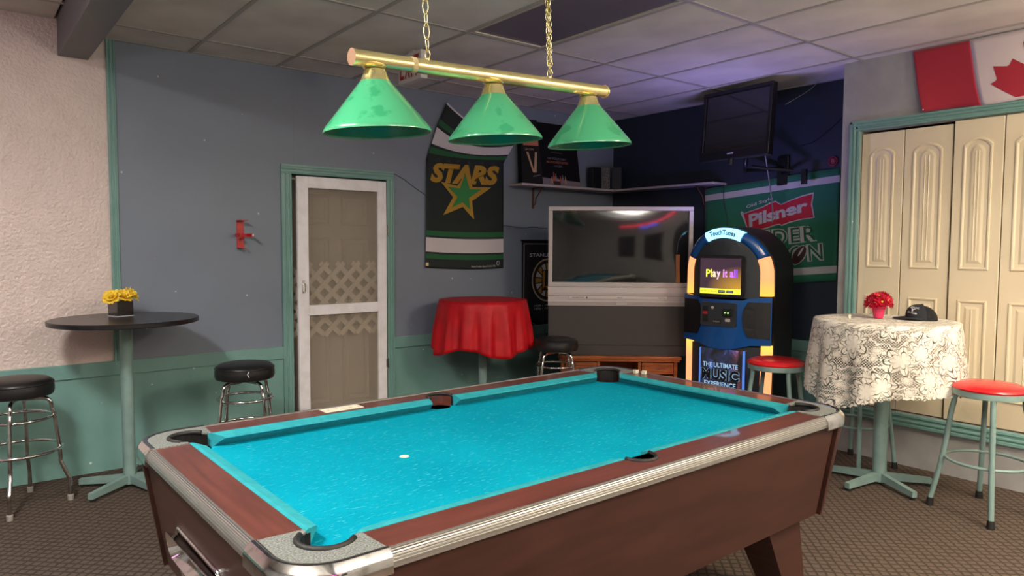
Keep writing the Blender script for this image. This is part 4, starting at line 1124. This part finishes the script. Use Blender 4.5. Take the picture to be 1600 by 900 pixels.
# ------------------------------------------------------------------ jukebox
JB = thing('jukebox', 'blue arched digital jukebox with glowing orange tubes and a lit screen', 'jukebox', (4.775, 3.37, 0), math.radians(-80))
jw = .355; zc_ = 1.295
def arch(w, z0, zc, n=20, sq=1.0): return [(-w, z0)]+[(-w*math.cos(PI*k/n), zc+w*math.sin(PI*k/n)*sq) for k in range(n+1)]+[(w, z0)]
def yf(x): return .10*(x/jw)**2
def archband(bm, pts_o, pts_i, d0, d1):
    """solid strip between two outlines (x,z), front bulged; d0 front offset, d1 back"""
    R = [[bm.verts.new((x, yf(x)+d, z)) for x, z, d in ((o[0], o[1], d1), (o[0], o[1], d0+.018), ((o[0]*.8+i[0]*.2), (o[1]*.8+i[1]*.2), d0+.004), ((o[0]+i[0])/2, (o[1]+i[1])/2, d0), ((o[0]*.2+i[0]*.8), (o[1]*.2+i[1]*.8), d0+.004), (i[0], i[1], d0+.018), (i[0], i[1], d1))] for o, i in zip(pts_o, pts_i)]
    for A, B2 in zip(R, R[1:]):
        for k in range(6): bm.faces.new((A[k], A[k+1], B2[k+1], B2[k]))
    bm.faces.new(R[0]); bm.faces.new(R[-1][::-1])
bw = .078
def pt(a): return (-jw*math.cos(a), zc_+jw*math.sin(a)), (-(jw-bw)*math.cos(a), zc_+(jw-bw)*math.sin(a))
def seg(a0, a1, n=10):
    P = [pt(a0+(a1-a0)*k/n) for k in range(n+1)]; return [p[0] for p in P], [p[1] for p in P]
m_blue = mat('jukebox_blue', '0d4a8f', .25, coat=.4); m_jk = mat('jukebox_charcoal', '2a2e33', .4); m_jb = mat('jukebox_black', '08090b', .5)
m_top = emis('lit_blue_panel', '7fd4fa', 2.2); m_org = emis('lit_orange_tube', 'ff9a52', 1.25)
def gradient_emit(m, c0, c1, z0, z1, axis=2):
    nt = m.node_tree; N = nt.nodes.new; L = nt.links.new; tc = N('ShaderNodeTexCoord'); sp = N('ShaderNodeSeparateXYZ'); L(tc.outputs['Object'], sp.inputs[0])
    r = N('ShaderNodeMapRange'); r.inputs[1].default_value = z0; r.inputs[2].default_value = z1; L(sp.outputs[axis], r.inputs[0])
    x = N('ShaderNodeMix'); x.data_type = 'RGBA'; x.inputs[6].default_value = lin(c0); x.inputs[7].default_value = lin(c1); L(r.outputs[0], x.inputs[0]); L(x.outputs[2], nt.nodes['Principled BSDF'].inputs['Emission Color'])
gradient_emit(m_org, 'ffb040', 'ff9560', 1.12, 1.25)
m_org2 = emis('lit_orange_tube_low', 'ff9a52', 1.15); gradient_emit(m_org2, 'ff9864', 'ffc24a', .60, .74)
a1_ = math.radians(62); a2_ = math.radians(118); ab = math.radians(22)
b = NB(); archband(b, *seg(a1_, a2_), -.012, .05); o = fin('lit_header', b, m_top, JB, True); o['label'] = 'glowing pale blue header with dark lettering'
b = NB(); archband(b, *seg(ab, a1_), -.008, .05); fin('arch_segment', b, m_blue, JB, True)
b = NB(); archband(b, *seg(a2_, PI-ab), -.008, .05); fin('arch_segment', b, m_blue, JB, True)
for s in (-1, 1):
    P = [pt(ab*k/4) for k in range(4, -1, -1)]
    po = [(s*abs(p[0][0]), p[0][1]) for p in P]+[(s*(jw+.004), 1.12)]; pi_ = [(s*abs(p[1][0]), p[1][1]) for p in P]+[(s*(jw-bw), 1.12)]
    b = NB(); archband(b, po, pi_, -.008, .05); fin('lit_tube', b, m_org, JB, True)
    b = NB(); archband(b, [(s*(jw+.004), .735), (s*(jw-.004), .06)], [(s*(jw-.062), .735), (s*(jw-.068), .06)], -.006, .05); fin('lit_tube', b, m_org2, JB, True)
# face plate behind arch
def plate(polyxz, d, th, name, m, parent=JB, bm=None):
    """curved front plate from polygon: triangulate fine, follow yf"""
    f = flat([polyxz], .09)
    bmesh.ops.recalc_face_normals(f, faces=f.faces)
    for v in f.verts: v.co = Vector((v.co.x, yf(v.co.x)+d, v.co.y))
    o = fin(name, f, m, parent, False)
    md = o.modifiers.new('t', 'SOLIDIFY'); md.thickness = th; md.offset = 0; return o
plate([(x, z) for x, z in arch(jw-bw+.004, 1.10, zc_)], .012, .006, 'face_plate', m_jk)
def poly_r(x0, x1, z0, z1, r=.02, n=4):
    P = []
    for sx, sz, a in ((1, 1, 0), (-1, 1, PI/2), (-1, -1, PI), (1, -1, 3*PI/2)):
        for k in range(n+1):
            t_ = a+PI/2*k/n; P.append(((x1-r if sx > 0 else x0+r)+r*math.cos(t_), (z1-r if sz > 0 else z0+r)+r*math.sin(t_)))
    return P
b = NB(); prof = poly_r(-.20, .185, 1.105, 1.435, .03)
hexa(b, [(x, .0, z) for x, z in prof], [(x, -.022, z) for x, z in prof]); fin('screen_bezel', b, m_jb, JB)
def smat():
    m = emis('jukebox_display', '2a1430', 1.0); nt = m.node_tree; N = nt.nodes.new; L = nt.links.new
    tc = N('ShaderNodeTexCoord'); mp = N('ShaderNodeMapping'); mp.inputs['Location'].default_value = (-.63, 0, -6.96); mp.inputs['Scale'].default_value = (4.2, 1, 6); L(tc.outputs['Object'], mp.inputs[0])
    ln_ = N('ShaderNodeVectorMath'); ln_.operation = 'LENGTH'; L(mp.outputs[0], ln_.inputs[0])
    r = N('ShaderNodeMapRange'); r.inputs[1].default_value = 1.15; r.inputs[2].default_value = .1; L(ln_.outputs['Value'], r.inputs[0])
    x = N('ShaderNodeMix'); x.data_type = 'RGBA'; x.inputs[6].default_value = lin('33202f'); x.inputs[7].default_value = lin('b5852a'); L(r.outputs[0], x.inputs[0])
    L(x.outputs[2], nt.nodes['Principled BSDF'].inputs['Emission Color']); nt.nodes['Principled BSDF'].inputs['Roughness'].default_value = .15
    return m
jf = lambda s, t_, o: Vector((s, -.022-o, t_))
put(flat([[(-.175, 1.13), (.165, 1.13), (.165, 1.41), (-.175, 1.41)]], .5), jf, .001, 'display', smat(), JB)
cols = ['e6ee3a', 'f0e060', 'f6d7b8', 'f4c6e4', None, 'f29af6', 'e78cf8', None, 'c86cf8', 'a84cf4', '8a3cf0']
bmx = [glyphs(ch, 0, .03) if ch != ' ' else None for ch in 'Play it all']
wd = {'P': .6, 'l': .2, 'a': .52, 'y': .55, ' ': .22, 'i': .2, 't': .34}; hgt = {'P': (0, .72), 'l': (0, .74), 'a': (0, .54), 'y': (-.2, .53), 'i': (0, .74), 't': (0, .66)}
x = -.125; tot = sum(wd[c]+.06 for c in 'Play it all'); k_ = .265/tot
for i, ch in enumerate('Play it all'):
    if bmx[i]:
        q = hgt[ch]; H_ = .085; x0_, x1_ = x, x+wd[ch]*k_
        f = quadmap([(x0_, 1.262+q[0]*H_), (x1_, 1.262+q[0]*H_), (x1_, 1.262+q[1]*H_), (x0_, 1.262+q[1]*H_)])
        for v in bmx[i].verts: v.co = f(v.co)
        put(bmx[i], jf, .002, 'screen_letter', emis('letter_%d' % i, cols[i], 1.0), JB)
    x += (wd[ch]+.06)*k_
put(flat([[(-.175, 1.13), (.165, 1.13), (.165, 1.172), (-.175, 1.172)]], .5), jf, .002, 'banner_bar', emis('bar_yellow', 'e4e23a', 1.0), JB)
text('GET THE TouchTunes APP', [(-.165, 1.145), (-.035, 1.145), (-.035, 1.156), (-.165, 1.156)], jf, .003, m_jb, JB)
for x0_ in (-.02, .048):
    put(flat([[(x0_, 1.14), (x0_+.058, 1.14), (x0_+.058, 1.161), (x0_, 1.161)]], .5), jf, .003, 'store_badge', emis('badge', '10202e', .6), JB)
    text('App Store' if x0_ > 0 else 'Google Play', [(x0_+.006, 1.146), (x0_+.052, 1.146), (x0_+.052, 1.156), (x0_+.006, 1.156)], jf, .004, emis('badge_text', 'c8d8e0', .8), JB)
# blue mid band
band = [(-jw-.006, 1.115), (-.20, 1.10), (-.18, 1.085), (.17, 1.085), (.20, 1.10), (jw+.006, 1.115), (jw+.006, .74), (.22, .735), (.10, .70), (0, .69), (-.10, .70), (-.22, .735), (-jw-.006, .74)]
plate(band, .0, .03, 'middle_band', m_blue)
for s in (-1, 1):
    P = [(s*(jw+.004), 1.075), (s*(.21), 1.075), (s*.178, 1.02), (s*.17, .945), (s*.178, .87), (s*.21, .80), (s*(jw+.004), .79)]
    plate(P, -.016, .016, 'speaker_grille', m_jb)
b = NB(); P = poly_r(-.165, .130, .875, 1.062, .012); hexa(b, [(x, .01, z) for x, z in P], [(x, -.024, z) for x, z in P]); fin('coin_panel', b, m_jk, JB)
jc = lambda s, t_, o: Vector((s, -.024-o, t_))
put(flat([[(-.145, .905), (-.10, .905), (-.10, 1.03), (-.145, 1.03)]], .5), jc, .002, 'card_slot', m_jb, JB)
put(flat([[(-.142, .965), (-.103, .965), (-.103, .988), (-.142, .988)]], .5), jc, .004, 'red_slot', mat('slot_red', 'a02028', .4), JB)
b = NB(); box(b, .02, .105, -.032, -.024, .955, 1.015, .004); fin('bill_acceptor', b, m_jb, JB)
b = NB(); box(b, .04, .05, -.034, -.032, .98, .988); box(b, .065, .075, -.034, -.032, .98, .988); fin('bill_lights', b, emis('green_led', '9cff70', 3), JB)
b = NB(); lathe(b, [(0, 0), (.012, 0), (.010, .006), (0, .007)], 16)
for v in b.verts: v.co = Vector((v.co.x-.065, -.024-v.co.z, v.co.y+1.02))
fin('lock', b, m_silver, JB)
b = NB(); box(b, .045, .085, -.027, -.024, .915, .94, .004); fin('keyhole_plate', b, m_silver, JB)
b = NB(); box(b, -.06, .01, -.026, -.024, .895, .925); fin('info_label', b, m_jb, JB)
text('INSERT', [(-.055, .905), (.005, .905), (.005, .918), (-.055, .918)], jc, .003, m_silver, JB)
# lower poster
plate([(-.285, .72), (.285, .72), (.285, .06), (-.285, .06)], .02, .01, 'lower_plate', m_jk)
def pomat():
    m = emis('poster_backlit', '101018', .9); nt = m.node_tree; N = nt.nodes.new; L = nt.links.new
    tc = N('ShaderNodeTexCoord'); n = N('ShaderNodeTexNoise'); n.inputs['Scale'].default_value = 5; n.inputs['Detail'].default_value = 6; n.inputs['Distortion'].default_value = 1.5
    mp = N('ShaderNodeMapping'); mp.inputs['Scale'].default_value = (2.2, 1, .7); L(tc.outputs['Object'], mp.inputs[0]); L(mp.outputs[0], n.inputs[0])
    cr = N('ShaderNodeValToRGB'); L(n.outputs[0], cr.inputs[0]); e = cr.color_ramp.elements
    e[0].position = .42; e[0].color = lin('07080c'); e[1].position = .80; e[1].color = lin('bcd0f4')
    x1 = cr.color_ramp.elements.new(.55); x1.color = lin('1a2140'); x2 = cr.color_ramp.elements.new(.66); x2.color = lin('4a62b0')
    sp = N('ShaderNodeSeparateXYZ'); L(tc.outputs['Object'], sp.inputs[0]); r = N('ShaderNodeMapRange'); r.inputs[1].default_value = .08; r.inputs[2].default_value = .22; L(sp.outputs[0], r.inputs[0])
    mx = N('ShaderNodeMix'); mx.data_type = 'RGBA'; mx.blend_type = 'MIX'; L(r.outputs[0], mx.inputs[0]); L(cr.outputs[0], mx.inputs[6])
    cr2 = N('ShaderNodeValToRGB'); L(n.outputs[0], cr2.inputs[0]); f = cr2.color_ramp.elements; f[0].position = .45; f[0].color = lin('0a0606'); f[1].position = .75; f[1].color = lin('c05a30'); L(cr2.outputs[0], mx.inputs[7])
    L(mx.outputs[2], nt.nodes['Principled BSDF'].inputs['Emission Color']); return m
b = NB(); box(b, -.165, .185, -.006, .02, .10, .69); fin('poster', b, pomat(), JB)
m_eb = emis('edge_blue', '4a76c8', .9)
for x0_ in (-.176, .187): fin('edge_light', box(NB(), x0_, x0_+.008, -.010, .02, .10, .69), m_eb, JB)
jp = lambda s, t_, o: Vector((s, -.006-o, t_))
mjt = emis('poster_text', '86a8c8', .9)
for tx, q, bo in (('THE ULTIMATE', [(-.145, .543), (.15, .543), (.15, .581), (-.145, .581)], .02), ('MUSIC', [(-.155, .443), (.16, .443), (.16, .530), (-.155, .530)], .045), ('EXPERIENCE', [(-.13, .390), (.135, .390), (.135, .430), (-.13, .430)], .02)):
    if tx == 'MUSIC': text(tx, [(a-.004 if a < 0 else a+.004, c) for a, c in q], jp, .002, mjt, JB, bold=bo+.03); text(tx, q, jp, .004, m_jb, JB, bold=bo)
    else: text(tx, q, jp, .003, mjt, JB, bold=bo)
# body
b = NB(); prof = arch(jw+.012, .0, zc_, 28)
hexa(b, [(x, yf(x)+.045 if abs(x) < 9 else 0, z) for x, z in prof], [(x, .52, z+.0) for x, z in prof]); fin('body', b, m_jb, JB, 'a')
# header lettering follows the arch
def hm(s, t_, o):
    a = math.radians(68+44*s); r = jw-.5*bw+t_*bw; x = -r*math.cos(a); return Vector((x, yf(x)-.014-o, zc_+r*math.sin(a)))
text('TouchTunes', [(.05, -.22), (.95, -.22), (.95, .30), (.05, .30)], hm, .004, mat('header_print', '062a50', .5), JB, bold=.04, step=.05)
o = area('jukebox_glow', (0, -.02, 1.665), .34, .05, 6, (.36, .30, 1), (PI, 0, 0)); o.parent = JB

# ------------------------------------------------------------------ beer flag on the right wall
FT = [(4.115, 2.035), (2.845, 2.13), (2.84, 1.235), (4.10, 1.12)]
def fm(s, t_, o):
    y = (FT[0][0]*(1-s)+FT[1][0]*s)*(1-t_)+(FT[3][0]*(1-s)+FT[2][0]*s)*t_; z = (FT[0][1]*(1-s)+FT[1][1]*s)*(1-t_)+(FT[3][1]*(1-s)+FT[2][1]*s)*t_
    d = .016+.008*math.sin(s*11+t_*3)+.004*math.sin(s*23-t_*6)
    return Vector((XR-d-o, y, z))
FL = thing('beer_flag', 'green beer flag with red Pilsner pennant and football hung on the navy wall', 'flag')
m_fg = mat('flag_green', '17694a', .75, sheen=.2); m_fw = mat('flag_white', 'b4b2b0', .75); m_fr = mat('flag_red', 'b0182c', .7)
o = put(grid(0, 1, 0, 1, 40, 24), fm, 0, 'fabric', m_fg, FL, True); md = o.modifiers.new('t', 'SOLIDIFY'); md.thickness = .002; md.offset = 0
for t0, t1 in ((.065, .125), (.865, .93)): put(grid(0, 1, t0, t1, 40, 2), fm, .003, 'stripe', m_fw, FL, True)
pen = [(.319, .301), (.382, .285), (.469, .264), (.528, .235), (.57, .228), (.613, .262), (.685, .236), (.756, .212), (.828, .200), (.817, .295), (.834, .41), (.753, .415), (.674, .430), (.617, .449), (.606, .438), (.575, .438), (.508, .460), (.438, .470), (.363, .480)]
cx_ = sum(p[0] for p in pen)/len(pen); cy_ = sum(p[1] for p in pen)/len(pen)
put(flat([[(cx_+(a-cx_)*1.035, cy_+(c-cy_)*1.10) for a, c in pen]], .06), fm, .005, 'pennant_outline', m_fw, FL)
put(flat([pen], .06), fm, .007, 'pennant', m_fr, FL)
put(flat([[(.293, .285), (.303, .27), (.316, .28), (.372, .475), (.36, .48)]], .06), fm, .006, 'pennant_pole', m_fw, FL)
text('Old Style', [(.345, .262), (.55, .205), (.545, .170), (.338, .222)], fm, .005, m_fw, FL, bold=.02, step=.03)
text('Pilsner', [(.368, .440), (.80, .350), (.795, .238), (.362, .315)], fm, .009, m_fw, FL, bold=.035, step=.03, space=.95)
mout = m_fw
for tx, q in (('RIDER', [(.40, .645), (.865, .630), (.855, .480), (.40, .482)]), ('NATION', [(.30, .825), (.915, .812), (.90, .648), (.30, .660)])):
    text(tx, q, fm, .005, m_fw, FL, bold=.075, step=.04, space=1.12)
    text(tx, [(a+(.006 if i in (0, 3) else -.006), c+(-.008 if i < 2 else .008)) for i, (a, c) in enumerate(q)], fm, .0075, mat('flag_letter_green', '12573c', .75), FL, bold=.0, step=.04, space=1.16)
def ell(cx, cy, a, b_, rot, n=22): return [(cx+a*math.cos(2*PI*k/n)*math.cos(rot)-b_*math.sin(2*PI*k/n)*math.sin(rot), cy+(a*math.cos(2*PI*k/n)*math.sin(rot)+b_*math.sin(2*PI*k/n)*math.cos(rot))*1.35) for k in range(n)]
put(flat([ell(.744, .745, .075, .044, -.95)], .04), fm, .0095, 'football_outline', m_fw, FL)
put(flat([ell(.744, .745, .069, .039, -.95)], .04), fm, .0115, 'football', mat('football_brown', '3c2220', .6), FL)
put(flat([ell(.757, .715, .036, .007, -.95)], .04), fm, .013, 'football_lace', m_fw, FL)

# ------------------------------------------------------------------ wall-mounted television
TM = thing('wall_television', 'black wall-mounted television with glossy screen under the ceiling corner', 'television', (5.06, 3.46, 2.50), math.radians(-93))
th2 = math.radians(5)
TM.rotation_euler = (-th2, 0, math.radians(-93)); TM.rotation_mode = 'XYZ'
hw, hh = .335, .285
b = NB()
for x0, x1, z0, z1 in ((-hw, hw, hh-.035, hh), (-hw, hw, -hh, -hh+.075), (-hw, -hw+.03, -hh+.07, hh-.03), (hw-.03, hw, -hh+.07, hh-.03)): box(b, x0, x1, -.035, .03, z0, z1, .006)
fin('bezel', b, m_blk, TM)
b = NB(); box(b, -hw+.03, hw-.03, -.022, -.018, -hh+.07, hh-.03); fin('screen', b, m_screen, TM)
b = NB(); hexa(b, [(-hw+.005, .03, -hh+.01), (hw-.005, .03, -hh+.01), (hw-.1, .17, -hh+.06), (-hw+.1, .17, -hh+.06)], [(-hw+.005, .03, hh-.005), (hw-.005, .03, hh-.005), (hw-.1, .17, hh-.08), (-hw+.1, .17, hh-.08)]); fin('rear_housing', b, m_blk, TM)
b = NB(); box(b, -.05, .01, -.037, -.035, -hh+.035, -hh+.045); fin('badge', b, m_silver, TM)
b = NB(); tube(b, [(-.02, -.02, -hh), (-.02, -.02, -hh-.05)], .02, 14); fin('camera_pod', b, m_blk, TM)
t = thing('wall_bracket', 'black swing-arm bracket holding the wall television above the flag', 'bracket', (0, 0, 0))
b = NB(); box(b, XR-.03, XR, 3.28, 3.38, 2.02, 2.26, .003); fin('wall_plate', b, m_blk, t)
b = NB(); tube(b, [(XR-.03, 3.33, 2.16), (5.36, 3.58, 2.15), (5.22, 3.48, 2.17), (5.20, 3.46, 2.30)], .018, 10); fin('arm', b, m_blk, t, True)
b = NB(); tube(b, [(XR-.03, 3.33, 2.12), (5.40, 3.16, 2.12), (5.22, 3.42, 2.16)], .014, 10); box(b, 5.44, 5.47, 3.07, 3.11, 2.01, 2.13); fin('arm', b, m_blk, t)
def cable(name, pts, r, m, label, cat='cable', n=8):
    b = NB(); tube(b, smooth_path(pts, n), r, 6); return tag(fin(name, b, m, None, True), label, cat)
cable('cable', [(5.22, 3.30, 2.25), (5.36, 3.34, 2.02), (5.40, 3.33, 1.8), (5.38, 3.32, 1.70)], .006, mat('grey_cable', '5a5c5e', .5), 'grey cable hanging from wall television down behind the jukebox')
cable('cable', [(5.30, 3.05, 2.30), (5.50, 3.02, 2.36), (5.53, 2.85, 2.50), (5.54, 2.75, 2.66), (5.54, 2.68, ZC-.005)], .003, m_blk, 'thin black cable looping from wall television to ceiling by the closet corner')
cable('cable', [(5.20, 3.12, 2.62), (5.40, 3.05, 2.74), (5.50, 3.02, ZC-.005)], .0022, mat('pale_wire', '8c8c8c', .5), 'thin pale wire running up right of the wall television')
cable('cable', [(5.50, 3.885, 2.06), (5.50, 3.88, 1.9), (5.505, 3.84, 1.72), (5.50, 3.88, 1.50)], .004, m_blk, 'black cord hanging below the right end of the corner shelf')
cable('cable', [(2.90, YB-.004, 2.11), (3.02, YB-.004, 2.06), (3.12, YB-.004, 2.0), (3.243, YB-.004, 1.933)], .0025, mat('wall_cord', '3c4048', .5), 'thin dark cord stapled between the screen door and the gold lettered banner')
cable('cable', [(4.088, YB-.004, 1.693), (4.3, YB-.004, 1.672), (4.45, YB-.004, 1.68), (4.637, YB-.004, 1.673)], .0025, mat('wall_cord2', '3c4048', .5), 'thin dark cord running from banner to behind the big television')
# red round ornament
t = thing('round_badge', 'small red round badge fixed on the navy wall by the closet corner', 'badge', (XR-.001, 2.905, 2.186), -PI/2)
b = NB(); n = 28
tube(b, [(.036*math.cos(2*PI*k/n), -.006, .036*math.sin(2*PI*k/n)) for k in range(n)], .005, 6, True); fin('rim', b, mat('badge_red', '8e1c34', .4), t, True)
b = NB(); tube(b, [(0, 0, 0), (0, -.006, 0)], .034, 24); fin('disc', b, mat('badge_dark', '4e1424', .4), t)
text('B', [(-.014, -.02), (.014, -.02), (.014, .02), (-.014, .02)], lambda s, t_, o: Vector((s, -.006-o, t_)), .002, mat('badge_print', 'a8405a', .4), t, bold=.04)

# ------------------------------------------------------------------ national flag
CF = thing('national_flag', 'red and white maple leaf flag pinned above the closet door', 'flag')
def cmap(s, t_, o):    # s metres along -y from the hoist, t metres down from ceiling
    T = .417; f = t_/T
    y = 2.149-s-.085*f*(1-.15*math.sin(PI*f))
    z = 2.815-t_+.006*math.sin(s*12)*f
    d = .012+.012*(.5+.5*math.sin(s*13+1.2+f))*(.4+f*.8)+.012*f*math.exp(-(s/.06)**2)
    return Vector((XB-d-o, y, z))
m_cr = mat('flag_crimson', 'a0122c', .6, sheen=.3); m_cw = mat('flag_bright', 'cdbfc0', .65, sheen=.2)
for nm, s0, s1, m_ in (('red_band', 0, .338, m_cr), ('white_field', .338, 1.01, m_cw), ('red_band', 1.01, 1.35, m_cr)):
    o = put(grid(s0, s1, 0, .417, 24, 14), cmap, 0, nm, m_, CF, True); md = o.modifiers.new('t', 'SOLIDIFY'); md.thickness = .0015; md.offset = 0
half = [(-919, 1203), (-1860, 1965), (-1648, 2064), (-1614, 2143), (-1800, 2715), (-1258, 2600), (-1185, 2638), (-1080, 2885), (-657, 2431), (-546, 2488), (-750, 3540), (-423, 3351), (-332, 3378), (0, 4030)]
k = 1.4e-4; z0_ = 2.246
pts = [(0, 1203)]+half+[(-x, y) for x, y in half[-2::-1]]
leaf = []
for x, y in pts:
    z = z0_+y*k; t_ = 2.815-z
    f = t_/.417
    leaf.append((.709+x*k-.085*f+.028, max(t_, .001)))
put(flat([leaf], .05), cmap, .003, 'maple_leaf', m_cr, CF)
b = NB(); bmesh.ops.create_icosphere(b, subdivisions=1, radius=.005, matrix=Matrix.Translation((XB-.045, 2.058, 2.412))); fin('pin', b, m_white, CF)

# ------------------------------------------------------------------ neon sign and window behind the camera (seen only as reflections)
t = thing('neon_sign', 'red and blue neon sign on the wall behind the viewer', 'sign', (.3, -3.38, 2.45), PI)
b = NB(); tube(b, [(-1.1, -.02, .12), (1.1, -.02, .12)], .012, 8); fin('red_tube', b, emis('neon_red', 'ff1840', 14), t)
b = NB(); tube(b, smooth_path([(-.3, -.02, -.05), (-.1, -.02, .03), (.1, -.02, -.05), (.3, -.02, .03)]), .012, 8); fin('blue_tube', b, emis('neon_blue', '4060ff', 14), t)
for k, x in enumerate((-.9, .2, 1.3)):
    b = NB(); box(b, x, x+.7, -3.4, -3.385, .95, 2.05); struct(fin('window_%d' % (k+1), b, mat('night_glass', '14161a', .1)))
